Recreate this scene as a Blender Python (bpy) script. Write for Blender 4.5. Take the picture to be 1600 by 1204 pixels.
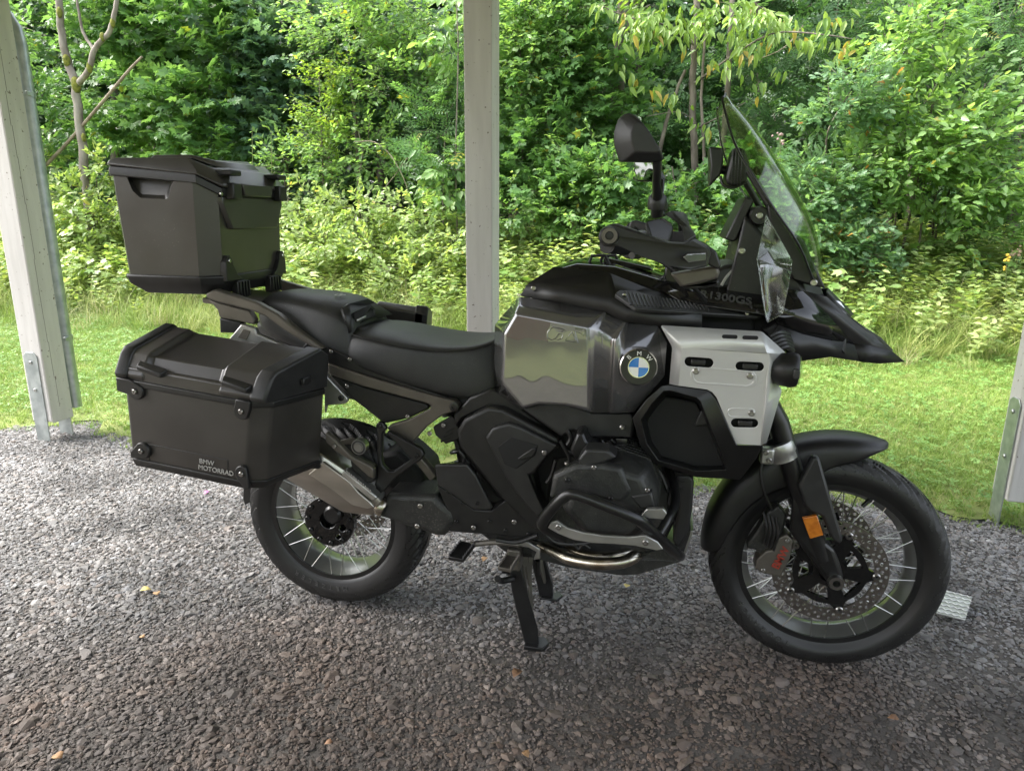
import bpy, bmesh, math, random
import numpy as np
from mathutils import Vector, Matrix

random.seed(7); rng = np.random.default_rng(7)
sc = bpy.context.scene
for o in list(bpy.data.objects): bpy.data.objects.remove(o)
R = math.radians

# ------------------------------------------------------------------ camera
CAM = np.array([1.0342, -1.9845, 1.2993]); YAW, PITCH, ROLL, FPX = 0.2186, 0.2448, 0.0055, 1069.3
_fw = np.array([-math.sin(YAW)*math.cos(PITCH), math.cos(YAW)*math.cos(PITCH), -math.sin(PITCH)])
_r0 = np.array([math.cos(YAW), math.sin(YAW), 0.0]); _u0 = np.cross(_r0, _fw)
_rt = math.cos(ROLL)*_r0 + math.sin(ROLL)*_u0; _up = -math.sin(ROLL)*_r0 + math.cos(ROLL)*_u0
cam_data = bpy.data.cameras.new('camera'); cam = bpy.data.objects.new('camera', cam_data); sc.collection.objects.link(cam)
cam_data.sensor_fit = 'HORIZONTAL'; cam_data.sensor_width = 36.0; cam_data.lens = FPX/1600*36
cam_data.clip_start = 0.05; cam_data.clip_end = 2000
cam.matrix_world = Matrix(((_rt[0], _up[0], -_fw[0], CAM[0]), (_rt[1], _up[1], -_fw[1], CAM[1]), (_rt[2], _up[2], -_fw[2], CAM[2]), (0, 0, 0, 1)))
sc.camera = cam

# ------------------------------------------------------------------ sky and sun (bright overcast)
SUN_EL, SUN_AZ = R(50), R(265)          # azimuth measured clockwise from +Y
world = bpy.data.worlds.new('World'); sc.world = world; world.use_nodes = True
wn = world.node_tree; bg = wn.nodes['Background']
sky = wn.nodes.new('ShaderNodeTexSky'); sky.sky_type = 'NISHITA'; sky.sun_disc = False
sky.sun_elevation = SUN_EL; sky.sun_rotation = SUN_AZ; sky.dust_density = 4.0; sky.air_density = 1.0; sky.ozone_density = 1.0
hs = wn.nodes.new('ShaderNodeHueSaturation'); hs.inputs['Saturation'].default_value = 0.35
wn.links.new(sky.outputs['Color'], hs.inputs['Color']); wn.links.new(hs.outputs['Color'], bg.inputs['Color'])
bg.inputs['Strength'].default_value = 0.15
sun_d = bpy.data.lights.new('sun', 'SUN'); sun_d.energy = 1.5; sun_d.angle = R(40); sun_d.color = (1.0, 0.96, 0.9)
sun = bpy.data.objects.new('sun', sun_d); sc.collection.objects.link(sun); sun.location = (0, 0, 20)
_sd = Vector((math.sin(SUN_AZ)*math.cos(SUN_EL), math.cos(SUN_AZ)*math.cos(SUN_EL), math.sin(SUN_EL)))
sun.rotation_euler = _sd.to_track_quat('Z', 'Y').to_euler()
sc.view_settings.view_transform = 'Standard'; sc.view_settings.look = 'None'; sc.view_settings.gamma = 1.0
sc.view_settings.exposure = 2.3; sc.view_settings.use_curve_mapping = False
sc.render.engine = 'CYCLES'; sc.cycles.max_bounces = 8; sc.cycles.diffuse_bounces = 4; sc.cycles.glossy_bounces = 3; sc.cycles.transparent_max_bounces = 10

# ------------------------------------------------------------------ helpers
C = sc.collection
def at(px, py, y):
    """the point at world depth y that the photograph shows at (px, py)"""
    v = _fw + _rt*(px-800)/FPX - _up*(py-602)/FPX
    return tuple(CAM + v*((y-CAM[1])/v[1]))
def ground_at(px, py, z=0.0):
    v = _fw + _rt*(px-800)/FPX - _up*(py-602)/FPX
    return tuple(CAM + v*((z-CAM[2])/v[2]))
def zoom(x0, y0, s): return lambda x, y, d: at(x0+x/s, y0+y/s, d)

def thing(name, label, cat, loc=(0, 0, 0), group=None):
    o = bpy.data.objects.new(name, None); C.objects.link(o); o.location = loc; o.empty_display_size = .1
    o['label'] = label; o['category'] = cat
    if group: o['group'] = group
    return o
def tag(o, label, cat, group=None):
    o['label'] = label; o['category'] = cat
    if group: o['group'] = group
    return o
def wloc(o):
    v = Vector((0, 0, 0))
    while o: v += o.location; o = o.parent
    return v
def link(name, me, mat, parent=None, smooth=None):
    """links mesh data given in world coordinates; parents are unrotated"""
    o = bpy.data.objects.new(name, me); C.objects.link(o)
    if mat is not None:
        me.materials.clear(); me.materials.append(mat)
    if parent is not None:
        o.parent = parent; o.location = -wloc(parent)
    if smooth: autosmooth(me, smooth)
    return o
def autosmooth(me, deg):
    me.polygons.foreach_set('use_smooth', [True]*len(me.polygons))
    try: me.set_sharp_from_angle(angle=R(deg))
    except Exception: pass
def structure(o): o['kind'] = 'structure'; return o
def stuff(o): o['kind'] = 'stuff'; return o
def bm_obj(name, bm, mat, parent=None, smooth=None, bevel=0, seg=2, recalc=True):
    if recalc: bmesh.ops.recalc_face_normals(bm, faces=bm.faces)
    me = bpy.data.meshes.new(name); bm.to_mesh(me); bm.free()
    o = link(name, me, mat, parent, smooth if smooth else (35 if bevel else None))
    if bevel:
        b = o.modifiers.new('bevel', 'BEVEL'); b.width = bevel; b.segments = seg; b.limit_method = 'ANGLE'; b.angle_limit = R(28)
    return o

def raw_mesh(name, V, F, attrs=None):
    """fast mesh from numpy: V (n,3), F (m,3)"""
    me = bpy.data.meshes.new(name); V = np.ascontiguousarray(V, dtype=np.float32); F = np.ascontiguousarray(F, dtype=np.int32)
    me.vertices.add(len(V)); me.vertices.foreach_set('co', V.ravel())
    k = F.shape[1]; me.loops.add(F.size); me.loops.foreach_set('vertex_index', F.ravel())
    me.polygons.add(len(F)); me.polygons.foreach_set('loop_start', np.arange(0, F.size, k, dtype=np.int32))
    try: me.polygons.foreach_set('loop_total', np.full(len(F), k, dtype=np.int32))
    except Exception: pass
    for nm, a in (attrs or {}).items():
        at_ = me.attributes.new(nm, 'FLOAT', 'POINT'); at_.data.foreach_set('value', np.ascontiguousarray(a, dtype=np.float32))
    me.update(calc_edges=True); me.validate()
    return me

# ------------------------------------------------------------------ materials
def new_mat(name):
    m = bpy.data.materials.new(name); m.use_nodes = True
    return m, m.node_tree, m.node_tree.nodes['Principled BSDF']
def setp(p, **k):
    names = dict(col='Base Color', rough='Roughness', metal='Metallic', spec='Specular IOR Level', coat='Coat Weight', coatr='Coat Roughness',
                 trans='Transmission Weight', ior='IOR', alpha='Alpha', sheen='Sheen Weight')
    for a, v in k.items():
        if a == 'col': v = (*v, 1) if len(v) == 3 else v
        p.inputs[names[a]].default_value = v
def noise_mat(name, c0, c1, scale=8, rough=.5, detail=6, bump=0, bscale=60, roughvar=0, metal=0, spec=.5, coat=0, coatr=.03, stretch=None, lo=.35, hi=.65):
    m, t, p = new_mat(name); n = t.nodes; L = t.links
    tc = n.new('ShaderNodeTexCoord'); mp = n.new('ShaderNodeMapping'); L.new(tc.outputs['Object'], mp.inputs['Vector'])
    if stretch: mp.inputs['Scale'].default_value = stretch
    nz = n.new('ShaderNodeTexNoise'); nz.inputs['Scale'].default_value = scale; nz.inputs['Detail'].default_value = detail
    L.new(mp.outputs['Vector'], nz.inputs['Vector'])
    cr = n.new('ShaderNodeValToRGB'); cr.color_ramp.elements[0].position = lo; cr.color_ramp.elements[1].position = hi
    cr.color_ramp.elements[0].color = (*c0, 1); cr.color_ramp.elements[1].color = (*c1, 1)
    L.new(nz.outputs['Fac'], cr.inputs['Fac']); L.new(cr.outputs['Color'], p.inputs['Base Color'])
    setp(p, rough=rough, metal=metal, spec=spec, coat=coat, coatr=coatr)
    if roughvar:
        mr = n.new('ShaderNodeMapRange'); mr.inputs['To Min'].default_value = rough-roughvar; mr.inputs['To Max'].default_value = rough+roughvar
        L.new(nz.outputs['Fac'], mr.inputs['Value']); L.new(mr.outputs['Result'], p.inputs['Roughness'])
    if bump:
        n2 = n.new('ShaderNodeTexNoise'); n2.inputs['Scale'].default_value = bscale; n2.inputs['Detail'].default_value = 4
        L.new(mp.outputs['Vector'], n2.inputs['Vector'])
        b = n.new('ShaderNodeBump'); b.inputs['Strength'].default_value = bump; b.inputs['Distance'].default_value = .004
        L.new(n2.outputs['Fac'], b.inputs['Height']); L.new(b.outputs['Normal'], p.inputs['Normal'])
    return m

def leaf_mat(name, dark, light, odd=None, transl=.5, rough=.38):
    """leaf colour varies leaf by leaf through the 'tint' attribute"""
    m, t, p = new_mat(name); n = t.nodes; L = t.links
    a = n.new('ShaderNodeAttribute'); a.attribute_name = 'tint'
    cr = n.new('ShaderNodeValToRGB'); e = cr.color_ramp.elements
    e[0].position = 0; e[0].color = (*dark, 1); e[1].position = .93; e[1].color = (*light, 1)
    k = e.new(.985); k.color = (*(odd or light), 1)
    L.new(a.outputs['Fac'], cr.inputs['Fac'])
    L.new(cr.outputs['Color'], p.inputs['Base Color']); setp(p, rough=rough, spec=.6)
    tr = n.new('ShaderNodeBsdfTranslucent'); g = n.new('ShaderNodeMixRGB'); g.blend_type = 'MULTIPLY'; g.inputs['Fac'].default_value = 1
    g.inputs['Color2'].default_value = (1.55, 1.5, .75, 1); L.new(cr.outputs['Color'], g.inputs['Color1']); L.new(g.outputs['Color'], tr.inputs['Color'])
    mx = n.new('ShaderNodeMixShader'); mx.inputs['Fac'].default_value = transl
    L.new(p.outputs['BSDF'], mx.inputs[1]); L.new(tr.outputs['BSDF'], mx.inputs[2])
    L.new(mx.outputs['Shader'], n['Material Output'].inputs['Surface'])
    return m
def instance_mat(name, cols, rough=.8, transl=0, spec=.4):
    """colour varies per scattered piece"""
    m, t, p = new_mat(name); n = t.nodes; L = t.links
    oi = n.new('ShaderNodeObjectInfo'); cr = n.new('ShaderNodeValToRGB'); e = cr.color_ramp.elements
    e[0].position = 0; e[0].color = (*cols[0], 1); e[1].position = 1; e[1].color = (*cols[-1], 1)
    for i, c in enumerate(cols[1:-1]): k = e.new((i+1)/(len(cols)-1)); k.color = (*c, 1)
    L.new(oi.outputs['Random'], cr.inputs['Fac']); L.new(cr.outputs['Color'], p.inputs['Base Color']); setp(p, rough=rough, spec=spec)
    if transl:
        tr = n.new('ShaderNodeBsdfTranslucent'); L.new(cr.outputs['Color'], tr.inputs['Color'])
        mx = n.new('ShaderNodeMixShader'); mx.inputs['Fac'].default_value = transl
        L.new(p.outputs['BSDF'], mx.inputs[1]); L.new(tr.outputs['BSDF'], mx.inputs[2]); L.new(mx.outputs['Shader'], n['Material Output'].inputs['Surface'])
    return m

# ------------------------------------------------------------------ shape builders
def frame_axes(d):
    d = Vector(d).normalized(); a = Vector((0, 0, 1)) if abs(d.z) < .9 else Vector((1, 0, 0))
    u = d.cross(a).normalized(); return u, d.cross(u).normalized()
def add_tube(bm, path, rad, seg=8, caps=True):
    path = [Vector(p) for p in path]; n = len(path)
    rads = rad if isinstance(rad, (list, tuple)) else [rad]*n
    rings = []; u = None
    for i, p in enumerate(path):
        t = (path[min(i+1, n-1)]-path[max(i-1, 0)]).normalized()
        if u is None: u, v = frame_axes(t)
        else:
            u = (u - t*u.dot(t)).normalized(); v = t.cross(u)
        v = t.cross(u)
        rings.append([bm.verts.new(p + (u*math.cos(2*math.pi*k/seg) + v*math.sin(2*math.pi*k/seg))*rads[i]) for k in range(seg)])
    for a, b in zip(rings, rings[1:]):
        for k in range(seg): bm.faces.new((a[k], a[(k+1) % seg], b[(k+1) % seg], b[k]))
    if caps: bm.faces.new(rings[0][::-1]); bm.faces.new(rings[-1])
def smooth_path(pts, n=6):
    pts = [Vector(p) for p in pts]; out = []
    P = [pts[0]*2-pts[1]] + pts + [pts[-1]*2-pts[-2]]
    for i in range(1, len(P)-2):
        for k in range(n):
            t = k/n; a, b, c, d = P[i-1], P[i], P[i+1], P[i+2]
            out.append(.5*((2*b) + (c-a)*t + (2*a-5*b+4*c-d)*t*t + (3*b-a-3*c+d)*t**3))
    out.append(pts[-1]); return out
def tube(name, path, rad, mat, parent=None, seg=10, curve=0):
    bm = bmesh.new(); p = smooth_path(path, curve) if curve else path
    if curve and isinstance(rad, (list, tuple)):
        m = len(p); r = [float(np.interp(i/(m-1)*(len(rad)-1), range(len(rad)), rad)) for i in range(m)]
    else: r = rad
    add_tube(bm, p, r, seg); return bm_obj(name, bm, mat, parent, smooth=40)
def add_box(bm, lo, hi):
    r = bmesh.ops.create_cube(bm, size=1)
    for v in r['verts']: v.co = Vector([(lo[i]+hi[i])/2 + v.co[i]*(hi[i]-lo[i]) for i in range(3)])
    return r['verts']
def box(name, lo, hi, mat, parent=None, bevel=.003, seg=2):
    bm = bmesh.new(); add_box(bm, lo, hi); return bm_obj(name, bm, mat, parent, bevel=bevel, seg=seg)
def add_loft(bm, loops, closed=True, caps=True):
    rings = [[bm.verts.new(p) for p in lp] for lp in loops]; m = len(rings[0])
    for a, b in zip(rings, rings[1:]):
        for k in range(m if closed else m-1):
            j = (k+1) % m; bm.faces.new((a[k], a[j], b[j], b[k]))
    if caps and closed: bm.faces.new(rings[0][::-1]); bm.faces.new(rings[-1])
    return rings
def loft(name, loops, mat, parent=None, bevel=0, seg=2, smooth=None, sub=0, caps=True, closed=True):
    bm = bmesh.new(); add_loft(bm, loops, closed, caps); o = bm_obj(name, bm, mat, parent, bevel=bevel, seg=seg, smooth=smooth)
    if sub:
        s = o.modifiers.new('sub', 'SUBSURF'); s.levels = s.render_levels = sub
        o.data.polygons.foreach_set('use_smooth', [True]*len(o.data.polygons))
    return o
def prism(name, pts, y1, mat, parent=None, bevel=.004, seg=2, inset=0, chamfer=0):
    """outline in (x, y, z) points pushed along y to depth y1; chamfer insets the near face"""
    P = [Vector(p) for p in pts]; c = sum(P, Vector())/len(P)
    near = P; mid = None
    if chamfer:
        near = [p + (c-p).normalized()*chamfer*1.0 for p in P]; s = 1 if y1 > c.y else -1
        mid = [Vector((p.x, p.y+s*chamfer*.8, p.z)) for p in P]
    far = [Vector((p.x, y1, p.z)) for p in P]
    return loft(name, [near, mid, far] if mid else [near, far], mat, parent, bevel=bevel, seg=seg)
def panel(name, verts, faces, mat, parent=None, thick=.006, bevel=.004, seg=2, mirror=False, sub=0, crease=None, smooth=None, left=False):
    """faceted shell: vertices, faces; solidified inwards, optionally mirrored to the left side"""
    bm = bmesh.new(); vs = [bm.verts.new(v) for v in verts]
    for f in faces: bm.faces.new([vs[i] for i in f])
    bmesh.ops.recalc_face_normals(bm, faces=bm.faces)
    s = sum((f.normal.y*f.calc_area() for f in bm.faces))
    if (s > 0) != left: bmesh.ops.reverse_faces(bm, faces=bm.faces)
    if mirror:   # the same piece on the left side, an object of its own
        panel(name, [(v[0], -v[1], v[2]) for v in verts], faces, mat, parent, thick, bevel, seg, False, sub, crease, smooth, left=True)
    o = bm_obj(name, bm, mat, parent, bevel=0, recalc=False, smooth=smooth or 35)
    if bevel:
        b = o.modifiers.new('bevel', 'BEVEL'); b.width = bevel; b.segments = seg; b.limit_method = 'ANGLE'; b.angle_limit = R(8)
    if sub:
        m = o.modifiers.new('sub', 'SUBSURF'); m.levels = m.render_levels = sub
    m = o.modifiers.new('thick', 'SOLIDIFY'); m.thickness = thick; m.offset = -1
    return o
def holed_plate(name, outer, holes, axis_map, thick, mat, parent=None, bevel=0, smooth=None):
    """flat plate: 2-D outer loop and hole loops, mapped to 3-D by axis_map(u, v, w)"""
    bm = bmesh.new(); edges = []
    for lp in [outer]+holes:
        vs = [bm.verts.new((p[0], p[1], 0)) for p in lp]
        for a, b in zip(vs, vs[1:]+vs[:1]): edges.append(bm.edges.new((a, b)))
    bmesh.ops.triangle_fill(bm, edges=edges, use_beauty=True, use_dissolve=False)
    g = bmesh.ops.extrude_face_region(bm, geom=bm.faces[:])
    for v in [e for e in g['geom'] if isinstance(e, bmesh.types.BMVert)]: v.co.z = thick
    for v in bm.verts: v.co = Vector(axis_map(v.co.x, v.co.y, v.co.z))
    return bm_obj(name, bm, mat, parent, smooth=smooth, bevel=bevel)
def circ(r, n, cx=0, cy=0, a0=0): return [(cx+r*math.cos(a0+2*math.pi*k/n), cy+r*math.sin(a0+2*math.pi*k/n)) for k in range(n)]
def add_lathe(bm, prof, org, axis=(0, 1, 0), seg=32, close=True):
    """profile of (radius, offset along axis)"""
    ax = Vector(axis).normalized(); u, v = frame_axes(ax); org = Vector(org)
    rings = [[bm.verts.new(org + ax*h + (u*math.cos(2*math.pi*k/seg)+v*math.sin(2*math.pi*k/seg))*r) for k in range(seg)] for r, h in prof]
    prs = list(zip(rings, rings[1:])) + ([(rings[-1], rings[0])] if close else [])
    for a, b in prs:
        for k in range(seg): bm.faces.new((a[k], a[(k+1) % seg], b[(k+1) % seg], b[k]))
    if not close: bm.faces.new(rings[0][::-1]); bm.faces.new(rings[-1])
def lathe(name, prof, org, mat, parent=None, axis=(0, 1, 0), seg=32, close=False, smooth=40):
    bm = bmesh.new(); add_lathe(bm, prof, org, axis, seg, close); return bm_obj(name, bm, mat, parent, smooth=smooth)
def bolt(org, mat, parent, r=.006, axis=(0, -1, 0), h=.004, name='bolt'):
    bm = bmesh.new(); add_lathe(bm, [(r, 0), (r, h*.7), (r*.75, h), (r*.42, h), (r*.38, h*.35)], org, axis, 12, False)
    return bm_obj(name, bm, mat, parent, smooth=30)
def boolean_cut(o, cutter_bm):
    me = bpy.data.meshes.new('cut'); bmesh.ops.recalc_face_normals(cutter_bm, faces=cutter_bm.faces); cutter_bm.to_mesh(me); cutter_bm.free()
    c = bpy.data.objects.new('cut', me); C.objects.link(c)
    if o.parent is not None: c.parent = o.parent; c.location = o.location
    m = o.modifiers.new('cut', 'BOOLEAN'); m.object = c; m.solver = 'EXACT'; m.operation = 'DIFFERENCE'
    dg = bpy.context.evaluated_depsgraph_get(); dg.update()
    new = bpy.data.meshes.new_from_object(o.evaluated_get(dg)); o.modifiers.clear(); old = o.data; o.data = new; new.name = o.name
    bpy.data.objects.remove(c); autosmooth(new, 30)
_font_cache = {}
def text_mesh(s, size, depth=.001, bold=0):
    cu = bpy.data.curves.new('txt', 'FONT'); cu.body = s; cu.size = size; cu.extrude = depth; cu.offset = bold; cu.align_x = 'CENTER'; cu.align_y = 'CENTER'
    o = bpy.data.objects.new('txt', cu); C.objects.link(o); dg = bpy.context.evaluated_depsgraph_get(); dg.update()
    me = bpy.data.meshes.new_from_object(o.evaluated_get(dg)); bpy.data.objects.remove(o); return me
def lettering(s, size, org, right, up, mat, parent, depth=.0008, bold=0, name='lettering'):
    me = text_mesh(s, size, depth, bold); r = Vector(right).normalized(); u = Vector(up); u = (u-r*u.dot(r)).normalized(); n = r.cross(u)
    M = Matrix(((r.x, u.x, n.x, org[0]), (r.y, u.y, n.y, org[1]), (r.z, u.z, n.z, org[2]), (0, 0, 0, 1))); me.transform(M)
    return link(name, me, mat, parent)
def copy_tree(o, parent=None):
    c = o.copy(); C.objects.link(c); c.parent = parent
    for ch in [x for x in bpy.data.objects if x.parent == o]: copy_tree(ch, c)
    return c

# scatter: geometry nodes that set pieces of a template collection on a surface
def scatter(obj, coll, density, smin, smax, seed=0, full_rot=False, tilt=.15, keep=True, attr=None):
    ng = bpy.data.node_groups.new('scatter', 'GeometryNodeTree')
    ng.interface.new_socket('Geometry', in_out='INPUT', socket_type='NodeSocketGeometry'); ng.interface.new_socket('Geometry', in_out='OUTPUT', socket_type='NodeSocketGeometry')
    n, L = ng.nodes, ng.links; gi = n.new('NodeGroupInput'); go = n.new('NodeGroupOutput')
    d = n.new('GeometryNodeDistributePointsOnFaces'); d.inputs['Density'].default_value = density; d.inputs['Seed'].default_value = seed
    L.new(gi.outputs[0], d.inputs['Mesh'])
    if attr:
        na = n.new('GeometryNodeInputNamedAttribute'); na.data_type = 'FLOAT'; na.inputs['Name'].default_value = attr
        mu = n.new('ShaderNodeMath'); mu.operation = 'MULTIPLY'; mu.inputs[1].default_value = density
        L.new(na.outputs['Attribute'], mu.inputs[0]); L.new(mu.outputs[0], d.inputs['Density'])
    ci = n.new('GeometryNodeCollectionInfo'); ci.inputs['Collection'].default_value = coll; ci.inputs['Separate Children'].default_value = True; ci.inputs['Reset Children'].default_value = True
    ip = n.new('GeometryNodeInstanceOnPoints'); ip.inputs['Pick Instance'].default_value = True
    L.new(d.outputs['Points'], ip.inputs['Points']); L.new(ci.outputs[0], ip.inputs['Instance'])
    rr = n.new('FunctionNodeRandomValue'); rr.data_type = 'FLOAT_VECTOR'; t = math.pi if full_rot else tilt
    rr.inputs['Min'].default_value = (-t, -t, -math.pi); rr.inputs['Max'].default_value = (t, t, math.pi); rr.inputs['Seed'].default_value = seed+1
    L.new(rr.outputs['Value'], ip.inputs['Rotation'])
    rs = n.new('FunctionNodeRandomValue'); rs.data_type = 'FLOAT'
    [i for i in rs.inputs if i.name == 'Min' and i.type == 'VALUE'][0].default_value = smin
    [i for i in rs.inputs if i.name == 'Max' and i.type == 'VALUE'][0].default_value = smax
    rs.inputs['Seed'].default_value = seed+2
    L.new([x for x in rs.outputs if x.type == 'VALUE'][0], ip.inputs['Scale'])
    if keep:
        j = n.new('GeometryNodeJoinGeometry'); L.new(gi.outputs[0], j.inputs[0]); L.new(ip.outputs[0], j.inputs[0]); L.new(j.outputs[0], go.inputs[0])
    else: L.new(ip.outputs[0], go.inputs[0])
    m = obj.modifiers.new('scatter', 'NODES'); m.node_group = ng
def template(coll, me, mat):
    me.materials.clear(); me.materials.append(mat); o = bpy.data.objects.new(me.name, me); coll.objects.link(o)
# ================================================================== THE SETTING
def hgt(x, y):
    t = np.clip((y-4.2)/2.8, 0, 1); b = .72*t*t*(3-2*t)
    return b*(1+.15*np.sin(x*.9+.6)+.08*np.sin(x*2.3)) + np.clip(y-7.3, 0, 8)*.06
def edge_y(x):  # where the lawn starts
    return 1.34 + .10*np.sin(x*1.7+.5) + .06*np.sin(x*4.1) + .05*np.sin(x*9.3) + .035*np.sin(x*17.7+1) + .025*np.sin(x*31.0) + .25*np.clip(-x-1.9, 0, .6)*np.clip(2.7+x, 0, 1)*1.5 - .5*np.clip(-x-2.5, 0, 1)
M_soil = noise_mat('soil', (.05, .045, .03), (.06, .075, .03), scale=3, rough=.95)
M_dirt = noise_mat('gravel_bed', (.05, .045, .041), (.105, .095, .086), scale=6, rough=.95, detail=10, bump=.9, bscale=130)
M_lawnbase = noise_mat('lawn_base', (.13, .17, .045), (.20, .23, .07), scale=5, rough=.95)
def grid(name, xs, ys, zf, mat):
    X, Y = np.meshgrid(xs, ys); Z = zf(X, Y); V = np.stack([X.ravel(), Y.ravel(), Z.ravel()], 1); nx, ny = len(xs), len(ys)
    i = (np.arange(ny-1)[:, None]*nx+np.arange(nx-1)[None]).ravel(); F = np.stack([i, i+1, i+nx+1, i+nx], 1)
    return link(name, raw_mesh(name, V, F), mat)
nonu = lambda a, b, n, far: np.concatenate([[-far, -far*.4], np.linspace(a, b, n), [far*.4, far]])
structure(grid('ground', nonu(-14, 14, 57, 400), nonu(-14, 16, 61, 400), lambda x, y: hgt(x, np.clip(y, -500, 16))-.03, M_soil))
yard = structure(grid('gravel_yard', np.linspace(-9, 9, 91), np.linspace(-7.4, 1.75, 60),
    lambda x, y: .008*np.sin(x*2.1+y)*np.sin(y*2.7+.4*x)-.004, M_dirt))
def edged(name, y1, zf, mat, n=220, m=46, x0=-9, x1=9):
    xs = np.linspace(x0, x1, n); t = np.linspace(0, 1, m)**1.2
    X = np.repeat(xs[None], m, 0); e0 = edge_y(X)-(.10 if name == 'lawn_grass' else 0); Y = e0+(y1-e0)*t[:, None]; Z = zf(X, Y)
    V = np.stack([X.ravel(), Y.ravel(), Z.ravel()], 1); i = (np.arange(m-1)[:, None]*n+np.arange(n-1)[None]).ravel()
    return link(name, raw_mesh(name, V, np.stack([i, i+1, i+n+1, i+n], 1)), mat)
lawn = structure(edged('lawn', 6.6, lambda x, y: .004+.018*np.clip((y-edge_y(x))*4, 0, 1)+.012*np.sin(x*3.1)*np.sin(y*2.3)+hgt(x, y), M_lawnbase))
lawn_back = structure(grid('lawn_beyond_yard', np.linspace(-40, 40, 30), np.linspace(-40, -7.4, 20), lambda x, y: x*0+.01, M_lawnbase))

# ---- gravel: slate chips
def hidden_coll(n): return bpy.data.collections.new(n)
chips = hidden_coll('chips')
M_chip = instance_mat('slate_chip', [(.145, .143, .141), (.225, .221, .219), (.095, .092, .088), (.29, .287, .286), (.18, .168, .155), (.24, .245, .256), (.19, .164, .147), (.37, .366, .36)], rough=.75)
# stones in the right foreground are coated with reddish brown dirt
_t = M_chip.node_tree; _n, _L = _t.nodes, _t.links; _p = _n['Principled BSDF']; _src = _p.inputs['Base Color'].links[0].from_socket
_g = _n.new('ShaderNodeNewGeometry'); _nz = _n.new('ShaderNodeTexNoise'); _nz.inputs['Scale'].default_value = 1.1; _nz.inputs['Detail'].default_value = 3; _L.new(_g.outputs['Position'], _nz.inputs['Vector'])
_sx = _n.new('ShaderNodeSeparateXYZ'); _L.new(_g.outputs['Position'], _sx.inputs[0]); _ma = _n.new('ShaderNodeMath'); _ma.operation = 'MULTIPLY_ADD'; _ma.inputs[1].default_value = -.35; _L.new(_sx.outputs['Y'], _ma.inputs[0])
_mb = _n.new('ShaderNodeMath'); _mb.operation = 'MULTIPLY_ADD'; _mb.inputs[1].default_value = .06; _L.new(_sx.outputs['X'], _mb.inputs[0]); _L.new(_nz.outputs['Fac'], _mb.inputs[2]); _L.new(_mb.outputs[0], _ma.inputs[2])
_cr = _n.new('ShaderNodeMapRange'); _cr.inputs['From Min'].default_value = .42; _cr.inputs['From Max'].default_value = .8; _cr.inputs['To Max'].default_value = 1.0; _L.new(_ma.outputs[0], _cr.inputs['Value'])
_mx = _n.new('ShaderNodeMixRGB'); _mx.blend_type = 'MULTIPLY'; _mx.inputs['Color2'].default_value = (.60, .49, .42, 1); _L.new(_cr.outputs[0], _mx.inputs['Fac']); _L.new(_src, _mx.inputs['Color1']); _L.new(_mx.outputs[0], _p.inputs['Base Color'])
_n2 = _n.new('ShaderNodeTexNoise'); _n2.inputs['Scale'].default_value = 2.3; _n2.inputs['Detail'].default_value = 5; _L.new(_g.outputs['Position'], _n2.inputs['Vector'])
_m2 = _n.new('ShaderNodeMapRange'); _m2.inputs['From Min'].default_value = .35; _m2.inputs['From Max'].default_value = .65; _m2.inputs['To Min'].default_value = .52; _m2.inputs['To Max'].default_value = 1.15; _L.new(_n2.outputs['Fac'], _m2.inputs['Value'])
_x2 = _n.new('ShaderNodeMixRGB'); _x2.blend_type = 'MULTIPLY'; _x2.inputs['Fac'].default_value = 1; _L.new(_mx.outputs[0], _x2.inputs['Color1']); _L.new(_m2.outputs[0], _x2.inputs['Color2']); _L.new(_x2.outputs[0], _p.inputs['Base Color'])
for k in range(14):
    r = random.Random(k); bm = bmesh.new(); fl = r.uniform(.22, .5); el = r.uniform(.6, .95)
    for i in range(13):
        v = Vector((r.gauss(0, 1), r.gauss(0, 1), r.gauss(0, 1))).normalized(); bm.verts.new((v.x*.5, v.y*.5*el, v.z*.5*fl))
    bmesh.ops.convex_hull(bm, input=bm.verts[:]); bmesh.ops.delete(bm, geom=[v for v in bm.verts if not v.link_faces], context='VERTS')
    me = bpy.data.meshes.new(f'chip{k}'); bm.to_mesh(me); bm.free(); template(chips, me, M_chip)
def gravel_sheet(name, x0, x1, y0, y1, n=90):
    xs = np.linspace(x0, x1, n); t = np.linspace(0, 1, 30); X = np.repeat(xs[None], 30, 0)
    Y = y0+(np.minimum(edge_y(X)+.05, y1)-y0)*t[:, None]
    Z = .008*np.sin(X*2.1+Y)*np.sin(Y*2.7+.4*X)-.002
    V = np.stack([X.ravel(), Y.ravel(), Z.ravel()], 1); i = (np.arange(29)[:, None]*n+np.arange(n-1)[None]).ravel()
    return raw_mesh(name, V, np.stack([i, i+1, i+n+1, i+n], 1))
def density_attr(me, f):
    a = me.attributes.new('dens', 'FLOAT', 'POINT'); co = np.zeros(len(me.vertices)*3); me.vertices.foreach_get('co', co); co = co.reshape(-1, 3)
    a.data.foreach_set('value', np.clip(f(co[:, 0], co[:, 1]), 0, 1).astype(np.float32))
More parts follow.
